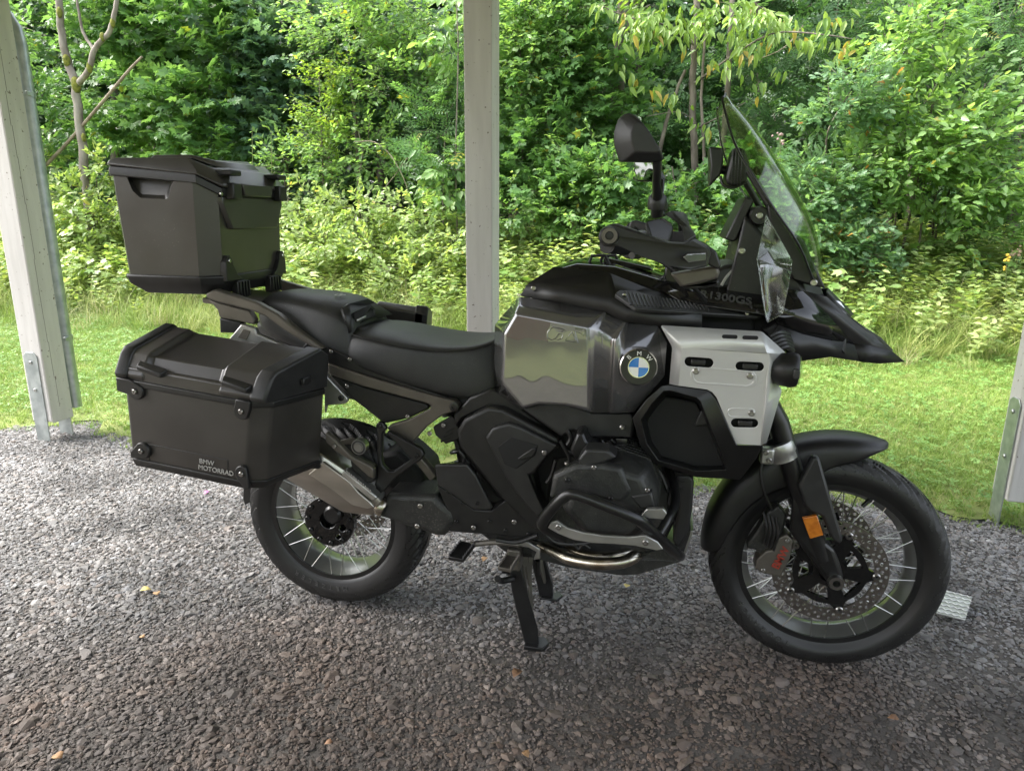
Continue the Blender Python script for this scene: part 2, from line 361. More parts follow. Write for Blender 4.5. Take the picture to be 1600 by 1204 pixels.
for nm, dens, s0, s1, sd in (('gravel', 13000, .006, .017, 1), ('gravel', 2300, .014, .034, 7), ('gravel', 90, .03, .058, 13)):
    me = gravel_sheet(nm, -5.2, 4.8, -2.1, 1.8)
    density_attr(me, lambda x, y: .55+.5*(1/(1+np.exp((x-.3+1.1*(y+.3)*-1)*1.6)))+.25*np.sin(x*3.3+y*2)*np.sin(y*4.1-x) + .3*np.clip(y, 0, 1.3))
    g = link('gravel', me, M_dirt); stuff(g)
    scatter(g, chips, dens, s0, s1, seed=sd, tilt=.32, keep=False, attr='dens')
    tag(g, {1: 'fine grey slate grit covering the yard under the motorcycle', 7: 'small grey slate chips covering the yard', 13: 'larger flat slate stones strewn over the yard'}[sd], 'gravel')

# ---- lawn
tufts = hidden_coll('tufts'); M_blade = instance_mat('grass_blade', [(.15, .28, .045), (.24, .36, .07), (.31, .40, .10), (.19, .32, .06), (.42, .43, .17)], rough=.5, transl=.4)
M_clover = instance_mat('clover_leaf', [(.14, .28, .07), (.19, .34, .085), (.23, .38, .10)], rough=.5, transl=.3)
def blades(name, n, h0, h1, w, spread, lean, seg=3, seed=0):
    r = random.Random(seed); V, F = [], []
    for i in range(n):
        a = r.uniform(0, 6.28); b = (r.gauss(0, spread), r.gauss(0, spread)); h = r.uniform(h0, h1); ln = r.uniform(.3, 1)*lean*h
        dx, dy = math.cos(a), math.sin(a); px, py = -dy, dx; base = len(V)
        for s in range(seg+1):
            t = s/seg; ww = w*(1-t*.92)*r.uniform(.9, 1.1); z = h*(t-.25*lean*t*t); c = (b[0]+dx*ln*t*t, b[1]+dy*ln*t*t)
            V += [(c[0]-px*ww/2, c[1]-py*ww/2, z), (c[0]+px*ww/2, c[1]+py*ww/2, z)]
        for s in range(seg): k = base+2*s; F.append((k, k+1, k+3, k+2))
    return raw_mesh(name, np.array(V), np.array(F))
for k in range(7): template(tufts, blades(f'tuft{k}', 12, .014, .045, .0032, .014, 1.0, 3, k), M_blade)
def trefoil(name, n, spread, size, seed):
    r = random.Random(seed); V, F = [], []
    for i in range(n):
        cx, cy, z = r.gauss(0, spread), r.gauss(0, spread), r.uniform(.015, .05); a0 = r.uniform(0, 6.28); tl = r.uniform(-.4, .4)
        for q in range(3):
            a = a0+q*2.09; s = size*r.uniform(.7, 1.2); d = (math.cos(a), math.sin(a)); p = (-d[1], d[0]); b = len(V)
            for u, v in ((0, 0), (.55, .38), (1, .2), (1, -.2), (.55, -.38)): V.append((cx+d[0]*u*s+p[0]*v*s, cy+d[1]*u*s+p[1]*v*s, z+tl*u*s+.15*abs(v)*s))
            F += [(b, b+4, b+1), (b+1, b+4, b+3), (b+1, b+3, b+2)]
    return raw_mesh(name, np.array(V), np.array(F))
template(tufts, trefoil('clover', 4, .016, .011, 50), M_clover)
gl = stuff(link('lawn_grass', edged('lawn_grass', 5.5, lambda x, y: .004+.018*np.clip((y-edge_y(x))*4, 0, 1)+.012*np.sin(x*3.1)*np.sin(y*2.3)+hgt(x, y), None, 150, 30, -8.8, 7.5).data.copy(), M_lawnbase))
bpy.data.objects.remove([o for o in bpy.data.objects if o.name.startswith('lawn_grass') and o is not gl][0]); gl.name = 'lawn_grass'
tag(gl, 'short mown grass and clover of the lawn behind the motorcycle', 'grass'); density_attr(gl.data, lambda x, y: np.clip((y-edge_y(x)+.02)*5, .25, 1)*(.75+.25*np.sin(x*2.1+1)*np.sin(y*3)+.2*np.sin(x*7)*np.sin(y*6))); scatter(gl, tufts, 2600, .6, 1.5, seed=21, keep=False, tilt=.35, attr='dens')

# ---- tall meadow grass and leafy undergrowth on the bank
tall = hidden_coll('tall'); M_tall = instance_mat('tall_grass_blade', [(.17, .28, .055), (.28, .37, .085), (.38, .41, .14), (.22, .33, .07), (.47, .43, .24)], rough=.55, transl=.35)
for k in range(6): template(tall, blades(f'tall{k}', 26, .22, .62, .006, .05, 1.3, 5, 100+k), M_tall)
def leaf_template(kind):
    if kind == 'ovate':
        V = [(0, 0, 0), (.25, .28, .07), (.22, .64, .05), (0, 1, -.06), (-.22, .64, .05), (-.25, .28, .07)]; F = [(0, 1, 2), (0, 2, 3), (0, 3, 4), (0, 4, 5)]
    elif kind == 'lance':
        V = [(0, 0, 0), (.17, .25, .05), (.15, .6, .03), (0, 1, -.16), (-.15, .6, .03), (-.17, .25, .05)]; F = [(0, 1, 2), (0, 2, 3), (0, 3, 4), (0, 4, 5)]
    elif kind == 'maple':
        B = [(0, 0, 0), (.42, .10, -.05), (.27, .30, .03), (.55, .60, -.06), (.2, .62, .03), (0, 1.02, -.09), (-.2, .62, .03), (-.55, .60, -.06), (-.27, .30, .03), (-.42, .10, -.05)]
        V = B+[(0, .42, -.02)]; F = [(i, (i+1) % 10, 10) for i in range(10)]
    elif kind == 'oak':
        h = [(.10, .2), (.06, .3), (.22, .42), (.11, .52), (.28, .66), (.13, .76), (.17, .9)]
        B = [(0, 0, 0)]+[(x, y, .04) for x, y in h]+[(0, 1, -.03)]+[(-x, y, .04) for x, y in h[::-1]]; n = len(B)
        V = B+[(0, .5, 0)]; F = [(i, (i+1) % n, n) for i in range(n)]
    elif kind == 'pinnate':
        V, F = [], []
        for k in range(9):
            t = .12+.11*(k//2)*2 if k < 8 else 1.0; s = -1 if k % 2 else 1; a = R(62)*s if k < 8 else 0; ln = .30
            t = min(t, .8); d = (math.sin(a), math.cos(a)); p = (d[1], -d[0]); b = len(V); z = -.18*t*t
            for u, v in ((0, 0), (.45, .2), (1, 0), (.45, -.2)): V.append((d[0]*u*ln+p[0]*v*ln, t+d[1]*u*ln+p[1]*v*ln, z-.12*u*ln))
            F += [(b, b+1, b+2), (b, b+2, b+3)]
    return np.array(V, float), np.array(F, int)
LT = {k: leaf_template(k) for k in ('ovate', 'lance', 'maple', 'oak', 'pinnate')}
def unit(a): return a/np.maximum(np.linalg.norm(a, axis=1, keepdims=True), 1e-9)
def place_leaves(kind, P, D, N, S, tint):
    V0, F0 = LT[kind]; D = unit(D); N = unit(N-D*np.sum(N*D, 1, keepdims=True)); X = np.cross(D, N); n, k = len(P), len(V0)
    W = P[:, None]+S[:, None, None]*(V0[None, :, 0:1]*X[:, None]+V0[None, :, 1:2]*D[:, None]+V0[None, :, 2:3]*N[:, None])
    F = (F0[None]+np.arange(n)[:, None, None]*k).reshape(-1, 3)
    return W.reshape(-1, 3), F, np.repeat(tint, k)
class Cloud:
    def __init__(s): s.V, s.F, s.T, s.n = [], [], [], 0
    def add(s, V, F, T): s.V.append(V); s.F.append(F+s.n); s.T.append(T); s.n += len(V)
    def mesh(s, name): return raw_mesh(name, np.concatenate(s.V), np.concatenate(s.F), {'tint': np.concatenate(s.T)})
def twigs_np(A, B, r):
    """thin three-sided twigs from A to B"""
    d = unit(B-A); a = unit(np.cross(d, np.array([.3, .5, .8]))); b = np.cross(d, a); n = len(A)
    W = np.concatenate([np.stack([A+r*(a*math.cos(t)+b*math.sin(t)) for t in (0, 2.09, 4.19)], 1), B[:, None]], 1)
    F = (np.array([(0, 1, 3), (1, 2, 3), (2, 0, 3)])[None]+np.arange(n)[:, None, None]*4).reshape(-1, 3)
    return W.reshape(-1, 3), F
# herbs of the undergrowth: stems with paired leaves
herbs = hidden_coll('herbs')
def herb(name, kind, h, n, size, seed, mat, stems=3):
    r = np.random.default_rng(seed); c = Cloud()
    for s in range(stems):
        az = r.uniform(0, 6.28); base = np.array([r.normal(0, .05), r.normal(0, .05), 0]); top = base+np.array([math.cos(az)*.25*h, math.sin(az)*.25*h, h*r.uniform(.7, 1)])
        m = n; t = np.linspace(.2, 1, m); P = base+(top-base)*t[:, None]; a = np.arange(m)*2.4+r.uniform(0, 6)
        D = np.stack([np.cos(a), np.sin(a), r.uniform(-.15, .45, m)], 1); N = np.stack([-.3*np.cos(a), -.3*np.sin(a), np.ones(m)], 1)+r.normal(0, .25, (m, 3))
        c.add(*place_leaves(kind, P, D, N, size*r.uniform(.7, 1.15, m)*(1.15-.5*t), r.uniform(0, .9, m)))
        V, F = twigs_np(base[None], top[None], .004); c.add(V, F, np.full(len(V), .3))
    me = c.mesh(name); template(herbs, me, mat)
M_herb = leaf_mat('herb_leaf', (.18, .31, .09), (.40, .48, .20), (.48, .42, .15), transl=.4); M_herb2 = leaf_mat('bramble_leaf', (.22, .33, .11), (.44, .49, .23), (.50, .33, .16), transl=.4)
for k in range(3): herb(f'herb{k}', 'ovate', .42, 13, .10, 200+k, M_herb)
for k in range(3): herb(f'bramble{k}', 'ovate', .32, 16, .075, 210+k, M_herb2, 4)
herb('lanceherb', 'lance', .5, 18, .10, 220, M_herb2, 3)
herb('sapling', 'maple', .45, 9, .12, 221, M_herb, 2)
def bank(name, y0, y1): return grid(name, np.linspace(-11, 7.5, 60), np.linspace(y0, y1, 24), lambda x, y: hgt(x, y)+.01, M_soil)
bt = stuff(bank('meadow_grass', 4.3, 6.6)); tag(bt, 'tall unmown yellowish grass along the edge of the wood', 'grass')
density_attr(bt.data, lambda x, y: np.clip((y-4.3-.22*np.sin(x*1.9)-.12*np.sin(x*5.3))*2.2, 0, 1)*(.75+.35*np.sin(x*2.2+y)*np.sin(x*.7)+.15*(5.6-y))); scatter(bt, tall, 75, .5, 1.1, seed=31, keep=False, tilt=.35, attr='dens')
bu = stuff(bank('undergrowth', 4.65, 8.4)); tag(bu, 'dense leafy brambles and nettles in front of the trees', 'undergrowth')
density_attr(bu.data, lambda x, y: np.clip((y-4.6)*1.2, .1, 1)*(.5+.3*np.sin(x*1.3+1)*np.sin(y*2+x)+.35*np.clip(y-5.0, 0, 1.2))); scatter(bu, herbs, 70, .7, 1.6, seed=41, keep=False, tilt=.3, attr='dens')

# ================================================================== TREES AND SHRUBS
M_bark = noise_mat('bark', (.09, .075, .06), (.24, .205, .17), scale=14, rough=.9, bump=1, bscale=40, stretch=(1, 1, .3))
M_barkmoss = noise_mat('mossy_bark', (.15, .125, .10), (.30, .27, .23), scale=9, rough=.9, bump=1, bscale=40, stretch=(1, 1, .5))
M_moss = noise_mat('moss', (.10, .12, .02), (.20, .20, .035), scale=30, rough=1, bump=1, bscale=90)
M_deadwood = noise_mat('dead_wood', (.16, .125, .09), (.30, .25, .19), scale=12, rough=.9, stretch=(1, 1, .3))
LM = dict(mid=leaf_mat('leaf_mid', (.077, .183, .065), (.183, .325, .118), (.30, .30, .05)),
          maple=leaf_mat('leaf_maple', (.088, .206, .077), (.195, .342, .118), (.24, .30, .05)),
          blue=leaf_mat('leaf_bluish', (.077, .165, .112), (.177, .295, .195), (.12, .2, .08)),
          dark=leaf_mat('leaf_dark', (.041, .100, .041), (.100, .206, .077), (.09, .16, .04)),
          light=leaf_mat('leaf_light', (.136, .283, .088), (.295, .443, .165), (.42, .38, .05)),
          lime=leaf_mat('leaf_lime', (.15, .29, .06), (.30, .43, .11), (.45, .36, .09), transl=.42),
          yellow=leaf_mat('leaf_yellowish', (.15, .27, .045), (.29, .41, .08), (.40, .42, .07)),
          oak=leaf_mat('leaf_oak', (.100, .212, .106), (.224, .366, .189), (.42, .20, .07)),
          meadow=leaf_mat('leaf_meadow', (.201, .330, .100), (.401, .496, .201), (.45, .40, .12), transl=.4))
def crown(name, parent, kind, mat, clusters, size, per=16, L=(.30, .6), seed=0, droop=0.0, flat=.75):
    """clusters: (centre, radii, sprays); a spray is a twig with leaves on both sides"""
    r = np.random.default_rng(seed); c = Cloud(); tw = []
    size *= .87
    for cen, rad, ns in clusters:
        ns = int(ns*1.3)
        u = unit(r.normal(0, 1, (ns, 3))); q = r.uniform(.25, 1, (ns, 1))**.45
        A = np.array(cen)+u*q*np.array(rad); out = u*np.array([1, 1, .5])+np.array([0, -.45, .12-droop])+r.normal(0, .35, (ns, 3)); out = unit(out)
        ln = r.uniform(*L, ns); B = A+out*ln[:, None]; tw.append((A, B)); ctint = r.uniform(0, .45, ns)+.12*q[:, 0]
        t = np.linspace(.1, 1, per); P = (A[:, None]+(B-A)[:, None]*t[None, :, None])
        side = np.where(np.arange(per) % 2, 1., -1.)[None, :, None]; nrm0 = unit(np.array([0, -.45, 1.0])+r.normal(0, .3, (ns, 3)))
        lat = np.cross(out, nrm0)[:, None]*side; D = lat*r.uniform(.5, 1.1, (ns, per, 1))+out[:, None]*.75+r.normal(0, .25, (ns, per, 3))+np.array([0, 0, -droop*1.2-.12])
        N = nrm0[:, None]*flat+r.normal(0, .33, (ns, per, 3)); n = ns*per
        P = P+lat*.02+r.normal(0, .015, P.shape)
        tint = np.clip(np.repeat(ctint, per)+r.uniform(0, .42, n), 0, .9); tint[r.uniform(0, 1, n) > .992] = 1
        c.add(*place_leaves(kind, P.reshape(-1, 3), D.reshape(-1, 3), N.reshape(-1, 3), size*r.uniform(.6, 1.15, n), tint))
    o = link('crown', c.mesh('crown'), mat, parent); stuff(o)
    A = np.concatenate([a for a, b in tw]); B = np.concatenate([b for a, b in tw]); V, F = twigs_np(A, B, .004)
    t = link('twigs', raw_mesh('twigs', V, F), M_bark, parent); stuff(t)
    return o
def jitter_path(p, n=5, amp=.03, seed=0):
    r = random.Random(seed); q = smooth_path(p, n); return [v+Vector((r.gauss(0, amp), r.gauss(0, amp), 0))*(0 if i in (0,) else 1) for i, v in enumerate(q)]
def trunk(name, path, r0, r1, mat, parent, seed=0, n=5):
    p = jitter_path(path, n, r0*.12, seed); m = len(p); bm = bmesh.new(); add_tube(bm, p, [r0+(r1-r0)*i/(m-1) for i in range(m)], 9)
    return bm_obj(name, bm, mat, parent, smooth=60)
GR = lambda x, y: float(hgt(np.array(x), np.array(y)))
def tree(name, label, cat, kind, mat, size, trunks, clusters, seed, per=16, L=(.3, .6), droop=0, bark=None, group=None):
    """trunks: list of (path of (px, py, y), r0, r1); the first point drops to the ground. clusters: (px, py, y, rx, ry, rz, sprays)"""
    bx, by, bz = at(*trunks[0][0][0]); t = thing(name, label, cat, (bx, by, GR(bx, by)), group)
    for i, (pp, r0, r1) in enumerate(trunks):
        P = [Vector(at(*q)) for q in pp]
        if i == 0 or pp[0][1] > 300: P[0].z = GR(P[0].x, P[0].y)-.05
        trunk('trunk' if i == 0 else 'limb', P, r0, r1, bark or M_bark, t, seed+i)
    crown('crown', t, kind, LM[mat], [((lambda a: a)(at(a, b, y)), (rx, ry, rz), n) for a, b, y, rx, ry, rz, n in clusters], size, per, L, seed, droop)
    return t
# -- far dark wall of the wood
FAR = [(-40, 60, 11.0, 'dark', 'ovate'), (170, 40, 11.5, 'mid', 'maple'), (380, 60, 11, 'dark', 'maple'), (590, 40, 12, 'dark', 'ovate'), (800, 60, 11.5, 'mid', 'maple'), (990, 30, 12, 'dark', 'ovate'),
       (1180, 60, 11.5, 'dark', 'pinnate'), (1380, 40, 12, 'dark', 'pinnate'), (1590, 50, 11.5, 'dark', 'ovate')]
wh = ['at the far left behind the mossy trunk', 'behind the top case', 'between top case and middle post', 'left of the middle post', 'just right of the middle post', 'behind the mirror', 'behind the windscreen', 'behind the dogwood shrub', 'at the far right edge']
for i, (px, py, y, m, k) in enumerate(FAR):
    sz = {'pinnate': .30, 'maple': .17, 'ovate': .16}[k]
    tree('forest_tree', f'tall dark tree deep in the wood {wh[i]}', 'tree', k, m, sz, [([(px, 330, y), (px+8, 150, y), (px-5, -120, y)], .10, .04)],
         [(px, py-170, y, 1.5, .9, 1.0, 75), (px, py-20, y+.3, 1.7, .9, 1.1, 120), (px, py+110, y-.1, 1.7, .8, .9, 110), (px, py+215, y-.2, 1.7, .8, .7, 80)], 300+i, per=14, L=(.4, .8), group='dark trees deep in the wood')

# far mass of the wood, where single trees no longer show
r = np.random.default_rng(77); c = Cloud(); n = 60000
P = np.stack([r.uniform(-24, 14, n), r.uniform(13.2, 15.5, n), .3+8.5*r.uniform(0, 1, n)**.9], 1)
D = np.stack([r.normal(0, 1, n), r.normal(-.5, .5, n), r.normal(-.3, .5, n)], 1); N = np.stack([r.normal(0, .4, n), r.normal(-.7, .3, n), r.normal(.8, .3, n)], 1)
c.add(*place_leaves('ovate', P, D, N, r.uniform(.3, .5, n), np.clip(r.uniform(0, .8, n), 0, 1)))
m_ = 26000; sd_ = np.where(r.uniform(0, 1, m_) < .55, -1, 1); dep = r.uniform(0, 3, m_)   # the wood goes on beyond both sides of the view
P = np.stack([np.where(sd_ < 0, -17-dep, 13+dep), r.uniform(2, 15, m_), .2+6.5*r.uniform(0, 1, m_)**.9], 1)
D = np.stack([-.5*sd_+r.normal(0, .5, m_), r.normal(0, 1, m_), r.normal(-.3, .5, m_)], 1); N = np.stack([-.7*sd_+r.normal(0, .3, m_), r.normal(0, .4, m_), r.normal(.8, .3, m_)], 1)
c.add(*place_leaves('ovate', P, D, N, r.uniform(.3, .5, m_), np.clip(r.uniform(0, .9, m_), 0, 1)))
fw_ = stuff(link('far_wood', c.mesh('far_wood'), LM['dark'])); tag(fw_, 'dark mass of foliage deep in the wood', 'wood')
# -- the trees and shrubs of the wood's edge
t = tree('mossy_tree', 'mossy forked tree trunk at left behind the top case', 'tree', 'ovate', 'mid', .12,
     [([(137, 330, 6.2), (128, 230, 6.2), (119, 135, 6.2), (105, 95, 6.2), (95, 40, 6.2), (88, -60, 6.2)], .062, .04),
      ([(120, 135, 6.2), (140, 108, 6.1), (149, 75, 6.1), (172, 48, 6.1), (182, 5, 6.1), (186, -60, 6.1)], .04, .024),
      ([(148, 80, 6.1), (130, 50, 6.15), (122, 10, 6.15), (118, -40, 6.2)], .022, .012)],
     [(60, 60, 6.6, .4, .3, .5, 40), (62, 180, 6.5, .22, .3, .5, 45), (60, 250, 6.4, .25, .3, .35, 40), (150, -20, 7.0, .6, .3, .3, 30)], 401, bark=M_barkmoss)
for i, (a, b, y, r) in enumerate([(119, 133, 6.17, .056), (104, 95, 6.17, .044), (160, 58, 6.08, .03), (176, 36, 6.08, .03), (140, 106, 6.08, .036), (131, 215, 6.15, .03), (137, 270, 6.15, .026), (93, 20, 6.16, .035)]):
    bm = bmesh.new(); bmesh.ops.create_icosphere(bm, subdivisions=3, radius=r); c = Vector(at(a, b, y)); q = random.Random(i)
    for v in bm.verts: v.co = Vector((v.co.x*.9, v.co.y*.9, v.co.z*1.7))*(1+.18*q.random())+c
    bm_obj('moss_patch', bm, M_moss, t, smooth=80)
p = tube('dead_branch', [at(72, 258, 6.3), at(110, 218, 6.28), at(160, 160, 6.05), at(200, 112, 6.0), at(222, 89, 6.0)], [.024, .022, .02, .018, .014], M_deadwood, None, 8, 3)
tag(p, 'bare dead branch leaning diagonally across the mossy trunk', 'branch')
tree('maple_tree', 'bright green maple with lobed leaves above the top case', 'tree', 'maple', 'maple', .155,
     [([(208, 330, 7.9), (212, 200, 7.9), (232, 60, 7.9), (240, -50, 7.9)], .022, .014), ([(222, 320, 8.0), (226, 200, 8.0), (236, 80, 8.0)], .018, .01), ([(238, 330, 8.1), (240, 180, 8.1), (235, 60, 8.1)], .018, .012), ([(262, 330, 7.8), (262, 220, 7.8), (270, 100, 7.8)], .022, .012)],
     [(215, 25, 7.4, .7, .5, .45, 70), (300, 35, 7.3, .8, .5, .45, 80), (250, 120, 7.6, .6, .4, .25, 45), (320, 160, 7.0, .55, .45, .22, 62), (250, 175, 7.2, .45, .4, .16, 30), (190, 215, 7.3, .5, .4, .2, 40), (340, 225, 7.0, .5, .4, .2, 40), (360, 90, 7.4, .5, .4, .35, 45)], 410)
tree('bluish_maple', 'dark bluish green maple between top case and middle post', 'tree', 'maple', 'blue', .15,
     [([(448, 340, 8.0), (445, 180, 8.0), (440, -60, 8.0)], .04, .02)],
     [(410, 45, 7.6, .6, .5, .5, 85), (450, 120, 7.5, .7, .4, .5, 105), (430, 200, 7.4, .6, .4, .4, 85), (560, 120, 8.0, .8, .4, .5, 90), (640, 180, 8.0, .7, .4, .5, 90), (600, 40, 8.0, .8, .4, .5, 80)], 420)
tree('hornbeam', 'pale green small-leaved shrub tree left of the middle post', 'tree', 'ovate', 'light', .088,
     [([(560, 350, 7.2), (556, 200, 7.2), (540, 60, 7.2), (530, -60, 7.2)], .03, .014)],
     [(530, 20, 7.0, .55, .4, .4, 75), (610, 15, 7.0, .55, .4, .3, 60), (545, 75, 6.9, .5, .35, .25, 55), (630, 130, 6.9, .55, .4, .25, 60), (560, 240, 6.8, .7, .4, .3, 80), (470, 265, 6.7, .5, .3, .25, 45), (690, 40, 7.2, .4, .35, .4, 40), (650, 90, 7.2, .4, .3, .3, 30)], 430, L=(.3, .55))
tree('young_beech', 'young yellowish green sapling in front of the bluish maple', 'sapling', 'ovate', 'yellow', .075,
     [([(506, 350, 6.6), (504, 250, 6.6), (500, 150, 6.6), (498, 108, 6.6)], .012, .005)],
     [(500, 130, 6.6, .14, .12, .16, 20), (503, 170, 6.6, .22, .14, .14, 28), (510, 215, 6.55, .26, .15, .14, 28), (540, 108, 6.6, .16, .1, .1, 12)], 440, per=14, L=(.18, .34))
tree('ash_sapling', 'sapling with feathery leaves beside the middle post at its left', 'sapling', 'pinnate', 'mid', .27,
     [([(690, 350, 6.7), (694, 240, 6.7), (700, 170, 6.7)], .012, .006)],
     [(688, 190, 6.6, .28, .2, .22, 16), (690, 240, 6.5, .32, .2, .2, 18), (670, 270, 6.5, .3, .2, .12, 10), (712, 140, 6.8, .18, .2, .2, 8)], 450, per=7, L=(.25, .4))
tree('lime_shrub', 'shrub with large yellow-green leaves at the left of the middle post', 'shrub', 'ovate', 'light', .15,
     [([(716, 370, 6.3), (712, 260, 6.3), (716, 80, 6.3), (712, -20, 6.4)], .012, .006)],
     [(700, 62, 6.4, .14, .12, .22, 9), (712, 10, 6.4, .14, .12, .14, 7), (700, 260, 6.2, .2, .14, .14, 10), (690, 300, 6.1, .26, .14, .1, 10)], 455, per=8, L=(.2, .3), droop=.45)
tree('leafy_maple', 'dense mid green tree right of the middle post', 'tree', 'maple', 'mid', .12,
     [([(860, 350, 7.6), (858, 200, 7.6), (862, -60, 7.6)], .035, .02)],
     [(835, 40, 7.1, .45, .4, .5, 85), (850, 130, 7.0, .5, .4, .45, 95), (880, 210, 6.9, .6, .4, .4, 105), (830, 250, 6.7, .45, .35, .35, 75), (900, 90, 7.2, .45, .4, .4, 60), (950, 150, 7.1, .35, .3, .3, 45), (880, 300, 6.5, .55, .3, .25, 65)], 460)
tree('elder_shrub', 'light green small-leaved shrub right beside the middle post at its right', 'shrub', 'ovate', 'light', .085,
     [([(812, 370, 6.6), (816, 250, 6.6), (812, 60, 6.6)], .016, .007)],
     [(815, 30, 6.6, .25, .25, .35, 50), (870, 20, 6.7, .35, .25, .3, 45), (830, 95, 6.6, .25, .25, .3, 38), (800, 330, 6.3, .3, .25, .25, 40), (900, 330, 6.2, .45, .25, .22, 50), (930, 265, 6.3, .3, .2, .2, 36)], 465, L=(.2, .42))
# -- trunks behind the mirror and screen
tree('twin_trunk_tree', 'straight brown trunk rising behind the right mirror', 'tree', 'ovate', 'mid', .12,
     [([(968, 400, 7.6), (966, 270, 7.6), (964, 140, 7.6), (972, 20, 7.6), (975, -60, 7.6)], .085, .07), ([(945, 400, 7.7), (944, 250, 7.7), (946, 100, 7.7), (944, -60, 7.7)], .045, .035)],
     [(990, -20, 7.3, .5, .4, .35, 30), (930, -40, 7.4, .5, .4, .3, 30)], 470)
ch = tree('cherry_tree', 'slender cherry with several pale stems and drooping leaves behind the windscreen', 'tree', 'lance', 'lime', .14,
     [([(1088, 420, 7.0), (1086, 270, 7.0), (1082, 150, 7.0), (1086, 60, 7.0), (1092, -50, 7.0)], .047, .035), ([(1110, 420, 7.1), (1122, 300, 7.1), (1132, 200, 7.1), (1140, 90, 7.1), (1146, -40, 7.1)], .042, .03),
      ([(1010, 400, 7.0), (1030, 240, 6.95), (1048, 170, 6.95), (1070, 110, 7.0)], .03, .018), ([(1098, 380, 6.9), (1100, 250, 6.9), (1096, 150, 6.9), (1104, 20, 6.9)], .022, .014),
      ([(1085, 130, 6.9), (1120, 105, 6.7), (1150, 84, 6.5), (1210, 52, 6.3), (1290, 55, 6.2), (1335, 62, 6.2)], .014, .005), ([(1084, 70, 6.9), (1040, 40, 6.6), (985, 28, 6.4), (935, 8, 6.3)], .013, .005), ([(1086, 190, 6.9), (1060, 175, 6.7), (1010, 182, 6.6)], .008, .003), ([(1088, 200, 6.9), (1130, 180, 6.7), (1165, 160, 6.6)], .008, .003)],
     [(1150, 30, 6.6, .4, .3, .15, 20), (1060, 10, 6.6, .5, .3, .2, 26)], 480, per=12, L=(.2, .4), droop=.5)
# its large drooping leaves, one by one
def single_leaves(parent, kind, mat, spots, seed):
    r = np.random.default_rng(seed); V0, F0 = LT[kind]; protos = []
    for k in range(8):
        V = V0.copy(); V[:, 2] += -.18*V[:, 1]**2*r.uniform(.3, 1.6)+.1*np.abs(V[:, 0])*r.uniform(-1, 2)
        me = raw_mesh('leaf', V, F0, {'tint': np.full(len(V), r.uniform(.25, .95) if k < 7 else .985)}); me.materials.append(mat); protos.append(me)
    b = wloc(parent)
    for p, s, dr in spots:
        o = bpy.data.objects.new('leaf', protos[int(r.integers(8))]); C.objects.link(o); o.parent = parent
        d = Vector((r.normal(0, .55), r.normal(-.2, .4), -dr+r.normal(0, .25))).normalized(); n = Vector((r.normal(0, .35), -.8, .7+r.normal(0, .2))); n = (n-d*n.dot(d)).normalized(); x = d.cross(n)
        p = Vector(p)-b; s *= r.uniform(.75, 1.2)
        o.matrix_local = Matrix(((x.x*s, d.x*s, n.x*s, p.x), (x.y*s, d.y*s, n.y*s, p.y), (x.z*s, d.z*s, n.z*s, p.z), (0, 0, 0, 1)))
r = np.random.default_rng(5); spots = []
for (x0, y0, x1, y1, d0, d1, n) in [(935, 6, 1060, 46, 6.3, 6.6, 34), (960, 48, 1050, 62, 6.3, 6.5, 16), (1000, 30, 1075, 60, 6.35, 6.5, 26), (1060, 30, 1130, 55, 6.3, 6.6, 16), (1140, 88, 1215, 48, 6.4, 6.3, 26), (1200, 52, 1340, 64, 6.25, 6.2, 36), (1120, 8, 1200, 10, 6.4, 6.4, 14), (1010, 135, 1065, 150, 6.5, 6.6, 16), (1060, 165, 1115, 205, 6.6, 6.7, 12), (1290, 90, 1330, 60, 6.2, 6.2, 8), (1090, 95, 1180, 110, 6.6, 6.5, 18), (950, 95, 1010, 130, 6.6, 6.6, 16), (1215, 30, 1330, 25, 6.4, 6.3, 22), (1180, 130, 1230, 100, 6.6, 6.5, 10)]:
    for k in range(n):
        f = r.uniform(); spots.append((at(x0+(x1-x0)*f+r.normal(0, 7), y0+(y1-y0)*f+r.normal(3, 8), d0+(d1-d0)*f+r.normal(0, .08)), .135, 1.0))
single_leaves(ch, 'lance', LM['lime'], spots, 3)
tree('rowan_tree', 'dark rowan with feathery leaves at the top right', 'tree', 'pinnate', 'dark', .30,
     [([(1420, 400, 8.2), (1428, 200, 8.2), (1425, 60, 8.2), (1430, -60, 8.2)], .06, .05)],
     [(1270, 30, 7.6, .7, .4, .5, 40), (1250, 130, 7.5, .6, .4, .4, 40), (1360, 60, 7.6, .7, .4, .4, 40), (1500, 60, 7.7, .8, .4, .5, 45), (1580, 160, 7.6, .5, .4, .6, 40), (1230, 220, 7.4, .5, .35, .35, 34), (1330, 160, 7.7, .5, .4, .35, 34)], 500, per=8, L=(.3, .55))
tree('walnut_branch_tree', 'mid green tree with feathery leaves at the right edge', 'tree', 'pinnate', 'mid', .24,
     [([(1585, 420, 7.6), (1590, 250, 7.6), (1600, -40, 7.6)], .035, .02)],
     [(1570, 60, 7.0, .35, .3, .3, 26), (1590, 20, 7.1, .4, .3, .3, 22), (1575, 260, 6.8, .35, .3, .4, 30), (1560, 340, 6.7, .4, .3, .25, 24)], 505, per=8, L=(.25, .45))
